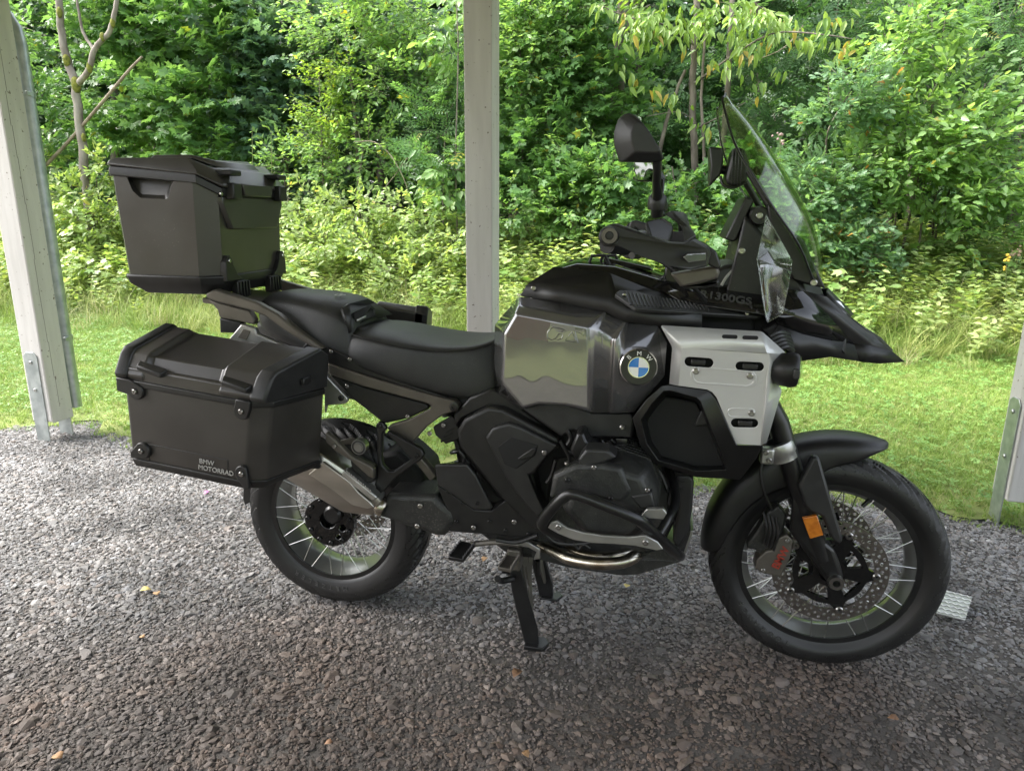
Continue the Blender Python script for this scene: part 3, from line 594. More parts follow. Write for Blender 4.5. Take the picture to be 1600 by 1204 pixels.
tree('dogwood_shrub', 'light green bushy dogwood with many thin reddish stems at the right', 'shrub', 'ovate', 'light', .105,
     [([(1395, 470, 6.3), (1412, 380, 6.3), (1432, 290, 6.3), (1452, 180, 6.3)], .017, .007), ([(1385, 470, 6.4), (1398, 360, 6.4), (1400, 250, 6.4), (1375, 110, 6.4)], .013, .006), ([(1420, 470, 6.35), (1440, 350, 6.35), (1448, 230, 6.35), (1478, 20, 6.4)], .013, .005), ([(1455, 405, 6.5), (1466, 350, 6.5), (1490, 280, 6.5), (1540, 130, 6.5)], .016, .006), ([(1452, 405, 6.6), (1462, 300, 6.6), (1456, 20, 6.6)], .016, .005), ([(1378, 400, 6.8), (1390, 345, 6.8), (1405, 250, 6.8)], .05, .03)],
     [(1440, 190, 6.2, .42, .35, .3, 70), (1490, 150, 6.25, .35, .3, .35, 55), (1420, 250, 6.1, .5, .35, .25, 75), (1500, 230, 6.1, .45, .35, .25, 70), (1440, 60, 6.35, .2, .2, .35, 24), (1475, 50, 6.35, .15, .2, .35, 20), (1390, 90, 6.3, .25, .2, .2, 20), (1540, 290, 6.1, .35, .3, .22, 45), (1340, 270, 6.2, .3, .3, .2, 34), (1470, 300, 6.05, .5, .3, .18, 50), (1530, 370, 6.2, .35, .25, .18, 34)], 510, per=14, L=(.2, .42))
tree('oak_sapling', 'young oak with bluish lobed leaves and a pale stem right of the windscreen', 'sapling', 'oak', 'oak', .11,
     [([(1270, 470, 6.0), (1282, 340, 6.0), (1290, 240, 6.0), (1296, 200, 6.0), (1330, 140, 6.0)], .018, .006)],
     [(1300, 175, 5.95, .28, .22, .14, 44), (1345, 125, 5.95, .18, .18, .12, 24), (1370, 165, 5.95, .2, .2, .1, 24), (1290, 300, 5.9, .3, .25, .22, 60), (1300, 370, 5.85, .35, .25, .2, 60), (1250, 330, 5.9, .2, .2, .2, 34), (1345, 400, 5.8, .22, .2, .14, 34), (1262, 270, 5.95, .16, .2, .16, 24)], 520, per=12, L=(.14, .3))
tree('hazel_shrub', 'green leafy shrub low behind the hand guard', 'shrub', 'maple', 'mid', .11,
     [([(1060, 430, 6.5), (1062, 350, 6.5), (1050, 260, 6.5)], .014, .006)],
     [(950, 275, 6.1, .3, .25, .2, 40), (1000, 330, 6.1, .4, .3, .22, 50), (1060, 300, 6.5, .3, .25, .2, 34), (1120, 330, 6.5, .35, .3, .2, 40), (1180, 280, 6.5, .35, .3, .3, 50), (1090, 380, 6.0, .4, .25, .18, 40)], 530, per=12, L=(.18, .36))
tree('bramble_thicket', 'thicket of broad-leaved shoots low at left beside the left post', 'shrub', 'ovate', 'meadow', .115,
     [([(150, 400, 6.2), (152, 330, 6.2), (150, 250, 6.2)], .008, .004)],
     [(110, 310, 6.0, .35, .3, .16, 34), (150, 345, 5.9, .35, .3, .16, 34), (95, 390, 5.8, .3, .25, .16, 28), (155, 420, 5.6, .3, .25, .14, 26), (160, 270, 6.2, .16, .16, .16, 14), (60, 330, 6.1, .35, .3, .25, 30), (30, 250, 6.3, .4, .3, .3, 34)], 540, per=12, L=(.16, .34))
tree('raspberry_bush', 'low raspberry bush behind the pillion seat', 'shrub', 'ovate', 'meadow', .085,
     [([(560, 450, 5.8), (560, 400, 5.8), (566, 350, 5.8)], .008, .004)],
     [(480, 320, 6.1, .4, .3, .18, 40), (560, 330, 6.0, .5, .3, .16, 50), (650, 330, 6.0, .45, .3, .16, 46), (690, 390, 5.7, .3, .25, .14, 30), (600, 390, 5.6, .45, .3, .12, 40), (500, 380, 5.6, .4, .3, .12, 34), (640, 430, 5.4, .3, .2, .1, 20)], 550, per=12, L=(.14, .3))
# -- single herbs that stand out of the bank
def stalk(name, label, cat, px, py0, py1, y, kind, mat, size, n, seed, group=None, flower=None):
    b = at(px, py0, y); z0 = GR(b[0], b[1]); top = Vector(at(px+6, py1, y)); t = thing(name, label, cat, (b[0], b[1], z0), group)
    P = [Vector((b[0], b[1], z0-.02)), Vector(((b[0]+top.x)/2+.02, y, (z0+top.z)/2)), top]; tube('stem', P, [.006, .005, .003], M_stem, t, 6, 3)
    r = np.random.default_rng(seed); q = np.linspace(.25, .98, n); A = np.array([P[0]+(P[2]-P[0])*float(k) for k in q]); a = np.arange(n)*1.57+r.uniform(0, 6)
    D = np.stack([np.cos(a), np.sin(a), r.uniform(-.3, .2, n)], 1); c = Cloud(); c.add(*place_leaves(kind, A, D, np.stack([-.2*np.cos(a), -.2*np.sin(a), np.ones(n)], 1), size*(1.2-.7*q), r.uniform(.1, .9, n)))
    link('leaves', c.mesh('leaves'), LM[mat], t)
    if flower:
        for k in range(10):
            bm = bmesh.new(); g = bmesh.ops.create_icosphere(bm, subdivisions=1, radius=r.uniform(.01, .018)); o = top+Vector((r.normal(0, .03), r.normal(0, .03), r.normal(0, .04)))
            for v in g['verts']: v.co += o
            bm_obj('flower_head', bm, flower, t)
M_stem = noise_mat('herb_stem', (.10, .14, .04), (.17, .18, .07), scale=20, rough=.8)
M_pink = noise_mat('thistle_head', (.30, .20, .19), (.42, .30, .28), scale=40, rough=.9); M_gold = noise_mat('goldenrod_flower', (.5, .33, .04), (.6, .42, .06), scale=40, rough=.9)
M_white = noise_mat('clover_flower', (.6, .57, .52), (.75, .7, .66), scale=40, rough=.9)
stalk('nettle', 'tall nettle with pale flowering tip right of the top case', 'plant', 388, 420, 200, 5.5, 'lance', 'light', .11, 18, 1)
stalk('nettle', 'thin nettle just right of the tall nettle beside the top case', 'plant', 418, 420, 205, 5.6, 'lance', 'mid', .10, 16, 2)
stalk('thistle', 'thistle with pinkish seed heads right of the windscreen', 'plant', 1213, 440, 215, 6.0, 'lance', 'oak', .10, 16, 3, flower=M_pink)
stalk('goldenrod', 'goldenrod with yellow flowers low at the right edge', 'plant', 1567, 470, 412, 5.6, 'lance', 'light', .07, 10, 4, flower=M_gold)
stalk('dry_umbel', 'brown dried umbel stalk low at the right edge', 'plant', 1583, 460, 392, 5.8, 'lance', 'mid', .03, 4, 5, flower=noise_mat('dry_seed', (.2, .14, .09), (.3, .22, .15), scale=40))
stalk('bindweed_shoot', 'five-leaved light green shoot right of the young oak', 'plant', 1358, 420, 332, 5.7, 'ovate', 'light', .10, 7, 6)
for i, (px, py, y) in enumerate([(415, 500, 5.05), (410, 497, 5.05), (418, 502, 5.0), (434, 490, 5.1), (470, 508, 5.0), (391, 505, 5.0)]):
    stalk('clover_flower', 'white clover flower at the lawn edge under the top case, ' + ['second from the right', 'beside the topmost one', 'lowest of three', 'the topmost', 'the rightmost', 'the leftmost'][i], 'flower', px, py+16, py, y, 'ovate', 'mid', .02, 3, 20+i, group='white clover flowers at the lawn edge', flower=None)
    b = Vector(at(px+6, py, y)); bm = bmesh.new(); g = bmesh.ops.create_icosphere(bm, subdivisions=2, radius=.013)
    for v in g['verts']: v.co = v.co*(1+.15*random.random())+b
    bm_obj('flower_head', bm, M_white, [o for o in bpy.data.objects if o.name.startswith('clover_flower') and o.type == 'EMPTY'][-1])
# bare twigs in the thicket
for i, (pp, r) in enumerate([([(553, 222, 6.3), (585, 222, 6.3), (612, 245, 6.2), (635, 290, 6.1), (640, 330, 6.1)], .006), ([(675, 236, 6.3), (640, 245, 6.2), (620, 270, 6.2), (600, 295, 6.1)], .006), ([(1255, 40, 6.9), (1225, 75, 6.8), (1180, 95, 6.8)], .006), ([(560, 205, 6.4), (566, 240, 6.4), (556, 300, 6.3)], .004)]):
    tag(tube('bare_twig', [at(*q) for q in pp], [r, r, r*.6], M_deadwood, None, 5, 4), ['brown arching bare twig left of the middle post', 'dark crooked twig close to the middle post', 'bare twig under the cherry branch', 'thin grey upright twig left of the middle post'][i], 'twig')

# ================================================================== CARPORT
M_paint = noise_mat('white_painted_wood', (.52, .505, .48), (.60, .585, .56), scale=5, rough=.6, bump=.25, bscale=30, stretch=(6, 6, .5))
M_shaded = noise_mat('shaded_painted_wood', (.52, .50, .46), (.60, .58, .535), scale=4, rough=.75, bump=.3, bscale=60, stretch=(5, 5, .6))  # same white paint, beige tone of the shaded faces put into the colour
M_galv = noise_mat('galvanised_steel', (.36, .40, .40), (.50, .54, .53), scale=22, rough=.42, metal=.8, roughvar=.1)
M_roofwood = noise_mat('roof_boards', (.40, .36, .30), (.52, .47, .40), scale=4, rough=.8, stretch=(.4, 6, 6))
M_screw = noise_mat('zinc_screw', (.5, .5, .5), (.65, .65, .63), scale=30, rough=.35, metal=1)
cp = thing('carport', 'open white wooden carport with posts and downpipe around the motorcycle', 'carport', (0.2, -1, 0))
def speckle(mat):  # dark specks of dirt in the paint
    t = mat.node_tree; n, L = t.nodes, t.links; p = n['Principled BSDF']; src = p.inputs['Base Color'].links[0].from_socket
    v = n.new('ShaderNodeTexNoise'); v.inputs['Scale'].default_value = 55; v.inputs['Detail'].default_value = 3; tc = n.new('ShaderNodeTexCoord'); L.new(tc.outputs['Object'], v.inputs['Vector'])
    cr = n.new('ShaderNodeValToRGB'); cr.color_ramp.elements[0].position = .27; cr.color_ramp.elements[1].position = .33; L.new(v.outputs['Fac'], cr.inputs['Fac'])
    mx = n.new('ShaderNodeMixRGB'); mx.inputs['Color1'].default_value = (.16, .13, .10, 1); L.new(cr.outputs['Color'], mx.inputs['Fac']); L.new(src, mx.inputs['Color2']); L.new(mx.outputs['Color'], p.inputs['Base Color'])
speckle(M_shaded); speckle(M_paint)
def post(x0, x1, y0, y1, mat, zb=.12, ztop=2.62): return box('post', (x0, y0, zb), (x1, y1, ztop), mat, cp, bevel=.006)
def anchor(parent, face, x0, x1, y0, y1, z1):
    t = .006
    if face == 'y': lo, hi = (x0, y0-t, -.05), (x1, y0, z1)
    else: lo, hi = (x0-t, y0, -.05), (x0, y1, z1)
    bm = bmesh.new(); c = .022
    if face == 'y': P = [(x0, -.05), (x1, -.05), (x1, z1-c), (x1-c, z1), (x0+c, z1), (x0, z1-c)]; lp = [[(a, y0-t, z) for a, z in P], [(a, y0-.0005, z) for a, z in P]]
    else: P = [(y0, -.05), (y1, -.05), (y1, z1-c), (y1-c, z1), (y0+c, z1), (y0, z1-c)]; lp = [[(x0-t, a, z) for a, z in P], [(x0-.0005, a, z) for a, z in P]]
    add_loft(bm, lp); b = bm_obj('post_anchor', bm, M_galv, parent, bevel=.0015)
    return b
pl = post(-2.512, -2.375, 1.13, 1.275, M_paint)
# thin facing on the left post's inner side, its shaded tone put into the colour
box('shaded_facing', (-2.3748, 1.131, .115), (-2.372, 1.274, 2.62), M_shaded, pl, bevel=.001)
anchor(pl, 'y', -2.495, -2.405, 1.13, 1.13, .53)
bm = bmesh.new(); add_box(bm, (-2.49, 1.2755, -.05), (-2.40, 1.2815, .5)); bm_obj('post_anchor', bm, M_galv, pl)
for z in (.47, .31): bolt((-2.45, 1.123, z), M_screw, pl, .010, (0, -1, 0), .006, 'screw')
pm = post(.118, .246, 1.13, 1.268, M_shaded)
pr = post(2.512, 2.65, 1.13, 1.275, M_paint); anchor(pr, 'x', 2.511, 2.65, 1.155, 1.25, .56)
for z in (.5, .3): bolt((2.504, 1.203, z), M_screw, pr, .010, (-1, 0, 0), .006, 'screw')
# hairline drying cracks in the left post
bm = bmesh.new(); q = random.Random(4); zz = .2; yy = 1.19
while zz < 2.5:
    h = q.uniform(.12, .35); add_box(bm, (-2.3725, yy, zz), (-2.3712, yy+.0018, zz+h)); zz += h-.002; yy += q.uniform(-.008, .009)
bm_obj('drying_crack', bm, noise_mat('crack_shadow', (.12, .11, .09), (.2, .18, .15), scale=9, rough=1), pl)
dp = tube('downpipe', [(-2.405, 1.33, .16), (-2.405, 1.33, 2.17), (-2.415, 1.325, 2.24), (-2.45, 1.32, 2.30), (-2.60, 1.30, 2.40)], .036, M_galv, cp, 18)
for z in (.565, 1.9):
    lathe('pipe_clip', [(.0365, 0), (.041, 0), (.041, .03), (.0365, .03)], (-2.405, 1.33, z), M_galv, dp, axis=(0, 0, 1), close=True, seg=20)
    box('clip_screw', (-2.372, 1.285, z+.004), (-2.355, 1.312, z+.026), M_galv, dp, .002)
for x in (-2.44, .18, 2.58): box('post', (x-.065, -4.25, 0), (x+.065, -4.12, 2.62), M_paint, cp, bevel=.006)
for y in (1.2, -4.185): box('beam', (-2.8, y-.06, 2.621), (3.0, y+.06, 2.799), M_paint, cp, bevel=.006)
for i in range(9): x = -2.8+i*.71; box('rafter', (x, -4.4, 2.80), (x+.07, 1.75, 2.95), M_roofwood, cp, bevel=.004)
for i in range(31): y = -4.32+i*.196; box('roof_board', (-2.9, y, 2.951), (3.1, y+.19, 2.973), M_roofwood, cp, bevel=.003)
box('roofing', (-2.95, -4.42, 2.974), (3.15, 1.82, 2.99), noise_mat('roofing_felt', (.04, .04, .04), (.06, .06, .06), scale=20, rough=.9), cp, bevel=.004)
tube('gutter', [(-2.95, 1.88, 2.93), (3.15, 1.88, 2.93)], .055, M_galv, cp, 12)

# ---- things on the ground
M_tread = noise_mat('checker_plate', (.45, .44, .42), (.6, .6, .58), scale=14, rough=.35, metal=.9, roughvar=.1)
c4 = [Vector(ground_at(*q, z=.018)) for q in ((1463, 957), (1508, 968), (1519, 932), (1478, 921))]
tp = thing('tread_plate', 'small aluminium checker plate lying on gravel behind the front wheel', 'metal plate', tuple(sum(c4, Vector())/4))
bm = bmesh.new(); add_loft(bm, [[p-Vector((0, 0, .005)) for p in c4], c4]); bm_obj('plate', bm, M_tread, tp, bevel=.001)
bm = bmesh.new(); e1, e2 = c4[1]-c4[0], c4[3]-c4[0]
for i in range(8):
    for j in range(7):
        c = c4[0]+e1*((i+.5)/8)+e2*((j+.5)/7); d = (e1.normalized()+e2.normalized()*(1 if (i+j) % 2 else -1)).normalized(); n = Vector((-d.y, d.x, 0))
        bm.faces.new([bm.verts.new(c+Vector((0, 0, .0025 if abs(a) < .001 else .0008))+d*a+n*b) for a, b in ((-.010, 0), (0, -.003), (.010, 0), (0, .003))])
stuff(bm_obj('raised_pattern', bm, M_tread, tp))
M_fallen = [noise_mat('fallen_leaf_'+n, a, b, scale=30, rough=.7) for n, a, b in (('yellow', (.50, .40, .12), (.62, .52, .2)), ('orange', (.30, .17, .08), (.38, .24, .12)), ('brown', (.20, .11, .06), (.28, .16, .09)), ('pink', (.55, .16, .40), (.65, .25, .5)))]
for i, (px, py, s, m, lab) in enumerate([(219, 922, .034, 0, 'pale yellow fallen leaf on the gravel below the pannier'), (246, 929, .028, 1, 'orange scrap of leaf right beside the yellow leaf'), (978, 917, .026, 0, 'small yellow leaf on gravel in front of the crash bar'), (226, 995, .02, 1, 'tiny orange leaf below the yellow leaf'), (97, 1183, .03, 1, 'tan dry leaf at the lower left corner'), (818, 1172, .022, 1, 'orange leaf scrap at the bottom middle'), (1003, 893, .02, 1, 'rust coloured leaf below the skid plate'), (520, 1158, .02, 2, 'brown leaf scrap at bottom left of centre'), (1405, 1123, .026, 2, 'brown leaf scrap below the front wheel'), (760, 870, .03, 1, 'orange leaf left of the centre stand'), (1400, 812, .025, 1, 'orange leaf seen through the front wheel'), (812, 1045, .035, 2, 'curled brown leaf in front of the centre stand'), (327, 767, .03, 3, 'pink petal on the gravel below the pannier')]):
    b = Vector(ground_at(px, py, .016)); V, F = LT['ovate']; r = random.Random(i); a = r.uniform(0, 6.28); ca, sa = math.cos(a), math.sin(a)
    s *= 1.05; W = np.stack([V[:, 0]*ca*1.6-V[:, 1]*sa, V[:, 0]*sa*1.6+V[:, 1]*ca, V[:, 2]*1.8+.25*np.abs(V[:, 0])], 1)*s+np.array(b)
    o = link('fallen_leaf', raw_mesh('fallen_leaf', W, F), M_fallen[m]); m_ = o.modifiers.new('t', 'SOLIDIFY'); m_.thickness = .0008
    tag(o, lab, 'leaf', 'fallen leaves on the gravel')
# ---- what stands behind the photographer and shows in the glossy tank
M_redwall = noise_mat('red_boards', (.28, .04, .03), (.34, .055, .04), scale=6, rough=.7, stretch=(8, 1, .4)); M_trim = noise_mat('white_trim', (.7, .7, .68), (.78, .78, .76), scale=8, rough=.6)
M_pane = noise_mat('window_pane', (.03, .035, .04), (.05, .055, .06), scale=3, rough=.05); M_tile = noise_mat('roof_tile', (.06, .055, .05), (.09, .085, .08), scale=12, rough=.8)
hs_ = thing('red_house', 'red wooden house with white trim reflected in the tank', 'house', (-9.6, -15, 0))
box('wall', (-14.6, -20, 0), (-6.1, -13.5, 3.4), M_redwall, hs_, .02)
rf = loft('roof', [[(-15.2, -20.6, 3.3), (-15.2, -12.9, 3.3), (-15.2, -16.75, 5.9)], [(-5.5, -20.6, 3.3), (-5.5, -12.9, 3.3), (-5.5, -16.75, 5.9)]], M_tile, hs_)
box('fascia', (-15.25, -12.9, 3.15), (-5.45, -12.8, 3.45), M_trim, hs_, .01)
for x in (-13.6, -10.9, -7.9):
    w = box('window', (x, -13.49, 1.0), (x+1.2, -13.38, 2.4), M_trim, hs_, .01); box('pane', (x+.12, -13.385, 1.12), (x+1.08, -13.36, 2.28), M_pane, w, .002)
for i, (x, y) in enumerate([(-3.2, -20), (1.5, -21), (7, -18), (12, -17)]):
    t = thing('garden_tree', ['bushy tree beside the red house, reflected in the tank', 'tall garden tree reflected above the lawn in the tank', 'third garden tree from the red house, reflected in the tank', 'outermost garden tree reflected in the tank'][i], 'tree', (x, y, 0), 'garden trees behind the photographer')
    trunk('trunk', [Vector((x, y, 0)), Vector((x+.1, y, 1.5)), Vector((x, y, 4))], .18, .08, M_bark, t, i)
    crown('crown', t, 'ovate', LM['mid'], [((x, y, 2.6), (2.4, 1.6, 1.8), 130), ((x+.3, y, 4.6), (2.0, 1.5, 1.6), 110)], .4, 10, (.6, 1.2), 600+i)
# ================================================================== MOTORCYCLE
Z1, Z2, Z3, Z4, Z5 = zoom(150, 220, 4), zoom(150, 480, 4), zoom(480, 420, 5), zoom(380, 620, 3.54), zoom(760, 380, 4.631)
Z6, Z7, Z8, Z9, Z10 = zoom(640, 600, 2.8), zoom(960, 440, 3.7625), zoom(920, 140, 3.7625), zoom(1080, 640, 2.937), zoom(1120, 380, 4.0125)
M_bp = noise_mat('black_plastic', (.008, .008, .008), (.013, .013, .0125), scale=30, rough=.42, roughvar=.05)
M_bp2 = noise_mat('dark_grey_plastic', (.018, .018, .018), (.026, .026, .0255), scale=30, rough=.42, roughvar=.05)
M_box = noise_mat('black_powder_coat', (.032, .029, .026), (.039, .036, .032), scale=9, rough=.32, roughvar=.06, spec=.7)
M_gloss = noise_mat('gloss_black_paint', (.006, .006, .006), (.008, .008, .008), scale=5, rough=.08, coat=.15)
M_tank = noise_mat('dark_grey_metallic_paint', (.150, .146, .145), (.166, .162, .160), scale=3, rough=.25, metal=.6, coat=1, coatr=.0)
M_tank.node_tree.nodes['Principled BSDF'].inputs['Coat IOR'].default_value = 1.85
_t = M_tank.node_tree; _z = _t.nodes.new('ShaderNodeTexNoise'); _z.inputs['Scale'].default_value = 5.5; _z.inputs['Detail'].default_value = 2; _c = _t.nodes.new('ShaderNodeTexCoord'); _t.links.new(_c.outputs['Object'], _z.inputs['Vector'])
_b = _t.nodes.new('ShaderNodeBump'); _b.inputs['Strength'].default_value = .35; _b.inputs['Distance'].default_value = .005; _t.links.new(_z.outputs['Fac'], _b.inputs['Height'])
for _k in ('Normal', 'Coat Normal'): _t.links.new(_b.outputs['Normal'], _t.nodes['Principled BSDF'].inputs[_k])   # the clear film on the paint is not quite flat
M_silver = noise_mat('silver_anodised', (.66, .66, .645), (.72, .72, .70), scale=6, rough=.42, metal=.5)
M_seat = noise_mat('seat_vinyl', (.018, .0185, .0185), (.026, .0265, .026), scale=20, rough=.48, bump=.12, bscale=350)
M_bronze = noise_mat('grey_bronze_metal', (.11, .10, .085), (.15, .135, .115), scale=12, rough=.42, metal=.5)
M_alu = noise_mat('cast_aluminium', (.38, .38, .365), (.50, .50, .475), scale=16, rough=.38, metal=.9)
M_steel = noise_mat('steel', (.30, .29, .28), (.42, .41, .39), scale=30, rough=.28, metal=1)
M_chrome = noise_mat('bright_bolt', (.65, .64, .6), (.8, .78, .74), scale=30, rough=.18, metal=1)
M_spoke = noise_mat('spoke_steel', (.40, .40, .385), (.52, .52, .50), scale=30, rough=.3, metal=1)
M_titan = noise_mat('exhaust_steel', (.40, .385, .35), (.54, .52, .475), scale=7, rough=.33, metal=1, stretch=(1, 1, 3))
M_heat = noise_mat('heat_tinted_steel', (.30, .26, .19), (.50, .48, .42), scale=16, rough=.25, metal=1)
M_rubber = noise_mat('tyre_rubber', (.011, .011, .011), (.019, .0185, .018), scale=9, rough=.42)
M_engine = noise_mat('engine_casting', (.026, .027, .026), (.042, .043, .041), scale=30, rough=.42, metal=.3, bump=.3, bscale=250)
M_blackm = noise_mat('black_coated_steel', (.010, .010, .010), (.015, .015, .015), scale=30, rough=.3)
M_rim = noise_mat('rim_satin', (.32, .325, .31), (.42, .425, .405), scale=5, rough=.3, metal=.9)
M_disc = noise_mat('brake_disc_steel', (.20, .178, .163), (.27, .242, .224), scale=60, rough=.35, metal=.9)
M_amber = noise_mat('amber_reflector', (.42, .12, .01), (.6, .2, .02), scale=60, rough=.15, coat=1)
M_red = noise_mat('red_lettering', (.30, .035, .02), (.36, .05, .03), scale=9, rough=.5)
M_blue = noise_mat('blue_enamel', (.02, .17, .55), (.02, .19, .6), scale=5, rough=.1, coat=1); M_whiteen = noise_mat('white_enamel', (.75, .75, .73), (.8, .8, .78), scale=5, rough=.1, coat=1)
M_grey = noise_mat('grey_print', (.36, .35, .33), (.42, .41, .39), scale=9, rough=.5); M_dgrey = noise_mat('dark_print', (.055, .055, .054), (.07, .07, .069), scale=9, rough=.4)
M_void = noise_mat('recess_shade', (.006, .006, .006), (.009, .009, .009), scale=9, rough=.7)  # near-black base colour, shade of recesses and gaps put into it
def clear_mat(name, col, fac):
    m, t, p = new_mat(name); n, L = t.nodes, t.links; tr = n.new('ShaderNodeBsdfTransparent'); tr.inputs['Color'].default_value = (*col, 1)
    g = n.new('ShaderNodeBsdfGlossy'); g.inputs['Roughness'].default_value = .03; lw = n.new('ShaderNodeLayerWeight'); fr = n.new('ShaderNodeMath'); fr.operation = 'POWER'; fr.inputs[1].default_value = 4; L.new(lw.outputs['Facing'], fr.inputs[0])
    ad = n.new('ShaderNodeMath'); ad.operation = 'MULTIPLY_ADD'; ad.inputs[1].default_value = .6; ad.inputs[2].default_value = fac; L.new(fr.outputs[0], ad.inputs[0])
    mx = n.new('ShaderNodeMixShader'); L.new(ad.outputs[0], mx.inputs['Fac']); L.new(tr.outputs[0], mx.inputs[1]); L.new(g.outputs[0], mx.inputs[2]); L.new(mx.outputs[0], n['Material Output'].inputs['Surface'])
    return m
M_clear = clear_mat('clear_screen', (.80, .87, .72), .05); M_lens = clear_mat('clear_lens', (.92, .95, .93), .17)
M_mirror = noise_mat('mirror_glass', (.45, .45, .45), (.47, .47, .47), scale=4, rough=.02, metal=1)

def dust(mat, scale, pos, col, amount):   # grains of dust and water spots on a dark surface
    t = mat.node_tree; n, L = t.nodes, t.links; p = n['Principled BSDF']; src = p.inputs['Base Color'].links[0].from_socket
    v = n.new('ShaderNodeTexNoise'); v.inputs['Scale'].default_value = scale; v.inputs['Detail'].default_value = 2; tc = n.new('ShaderNodeTexCoord'); L.new(tc.outputs['Object'], v.inputs['Vector'])
    b = n.new('ShaderNodeTexNoise'); b.inputs['Scale'].default_value = 4.5; b.inputs['Detail'].default_value = 6; L.new(tc.outputs['Object'], b.inputs['Vector'])
    mr = n.new('ShaderNodeMapRange'); mr.inputs['From Min'].default_value = pos; mr.inputs['From Max'].default_value = pos+.06; L.new(v.outputs['Fac'], mr.inputs['Value'])
    m2 = n.new('ShaderNodeMapRange'); m2.inputs['From Min'].default_value = .42; m2.inputs['From Max'].default_value = .7; m2.inputs['To Max'].default_value = amount; L.new(b.outputs['Fac'], m2.inputs['Value'])
    mu = n.new('ShaderNodeMath'); mu.operation = 'MULTIPLY_ADD'; L.new(mr.outputs[0], mu.inputs[0]); L.new(m2.outputs[0], mu.inputs[1])
    m3 = n.new('ShaderNodeMath'); m3.operation = 'MULTIPLY'; m3.inputs[1].default_value = .12; L.new(m2.outputs[0], m3.inputs[0]); L.new(m3.outputs[0], mu.inputs[2])
    mx = n.new('ShaderNodeMixRGB'); mx.inputs['Color2'].default_value = (*col, 1); L.new(mu.outputs[0], mx.inputs['Fac']); L.new(src, mx.inputs['Color1']); L.new(mx.outputs[0], p.inputs['Base Color'])
for m_, sc_d, po, am in ((M_seat, 260, .66, .5), (M_box, 220, .68, .4), (M_bp, 240, .67, .3), (M_engine, 160, .6, .5), (M_gloss, 260, .70, .3)): dust(m_, sc_d, po, (.20, .18, .155), am)

moto = thing('motorcycle', 'black touring motorcycle with panniers and top case parked on its centre stand', 'motorcycle', (.75, 0, 0))
def plane_of(a, b, c): a, b, c = Vector(a), Vector(b), Vector(c); n = (b-a).cross(c-a).normalized(); return a, n
def on_plane(z0, pl):
    """maps zoomed picture coordinates to the plane pl"""
    def f(u, v, w=0):
        p0 = Vector(z0(u, v, 0.0)); c = Vector(CAM); d = p0-c; t = (pl[0]-c).dot(pl[1])/d.dot(pl[1]); q = c+d*t
        n = pl[1] if pl[1].y < 0 else -pl[1]
        return q+n*w
    return f
def zpoly(Z, pts, y=None): return [Z(p[0], p[1], p[2] if len(p) > 2 else y) for p in pts]
def plate(name, Z, pts, y, mat, parent, thick=.02, bevel=.003, chamfer=0): return prism(name, zpoly(Z, pts, y), y+thick, mat, parent, bevel=bevel, chamfer=chamfer)
def bolts(Z, pts, y, parent, r=.006, mat=None):
    for p in pts: bolt(Z(p[0], p[1], p[2] if len(p) > 2 else y), mat or M_steel, parent, r*.85)

# ------------------------------------------------------------------ wheels
def tyre(parent, ax, Rt, rb, hw, pitches, flip, hwb):
    seg = 540; S = np.linspace(-1, 1, 45); prof = []
    for s in S:  # tread arc between the shoulders
        prof.append((Rt-(Rt-rb)*.52*abs(s)**2.3, hw*math.sin(s*math.pi/2*.96)))
    tread_n = len(prof)
    side = [((Rt-(Rt-rb)*.62), hw*1.0), (Rt-(Rt-rb)*.78, hw*.93), (rb+.012, hwb*1.12), (rb+.003, hwb*1.05), (rb-.006, hwb*.9)]
    prof = [(r, -h) for r, h in side[::-1]]+prof+side; nb = len(side); m = len(prof)
    th = np.arange(seg)/seg*2*np.pi; Pr = np.array([p[0] for p in prof]); Ph = np.array([p[1] for p in prof])
    Rr = np.repeat(Pr[:, None], seg, 1); s_full = np.zeros(m); s_full[nb:nb+tread_n] = S
    a = th[None]/(2*np.pi)*pitches; s = s_full[:, None]; sg = np.where(s >= 0, .5, 0)
    ph = (a*flip+1.9*np.abs(s)+sg) % 1; g1 = (np.abs(ph-.5) < .17) & (np.abs(s) > .10) & (np.abs(s) < .86)
    ph2 = (a*flip+1.9*np.abs(s)+sg+.5) % 1; g2 = (np.abs(ph2-.5) < .09) & (np.abs(s) > .40) & (np.abs(s) < .97)
    trd = np.zeros(m, bool); trd[nb:nb+tread_n] = True
    Rr = Rr-np.where((g1 | g2) & trd[:, None], .010, 0)
    V = np.stack([Rr*np.cos(th)[None]+ax[0], np.repeat(Ph[:, None], seg, 1)+ax[1], Rr*np.sin(th)[None]+ax[2]], -1).reshape(-1, 3)
    i = np.arange(m-1)[:, None]*seg; k = np.arange(seg)[None]; kn = (k+1) % seg
    F = np.stack([(i+k).ravel(), (i+kn).ravel(), (i+seg+kn).ravel(), (i+seg+k).ravel()], 1)
    return link('tyre', raw_mesh('tyre', V, F), M_rubber, parent, smooth=38)
def arc_text(s, ax, r, y, a_mid, size, mat, parent, step):
    """letters round the sidewall, tops outwards, read clockwise from the right side"""
    n = len(s)
    for i, chx in enumerate(s):
        a = a_mid-(i-(n-1)/2)*step; rad = Vector((math.cos(a), 0, math.sin(a))); tan = Vector((math.sin(a), 0, -math.cos(a)))
        lettering(chx, size, Vector((ax[0], y, ax[2]))+rad*r, tan, rad, mat, parent, .0006, name='letter')
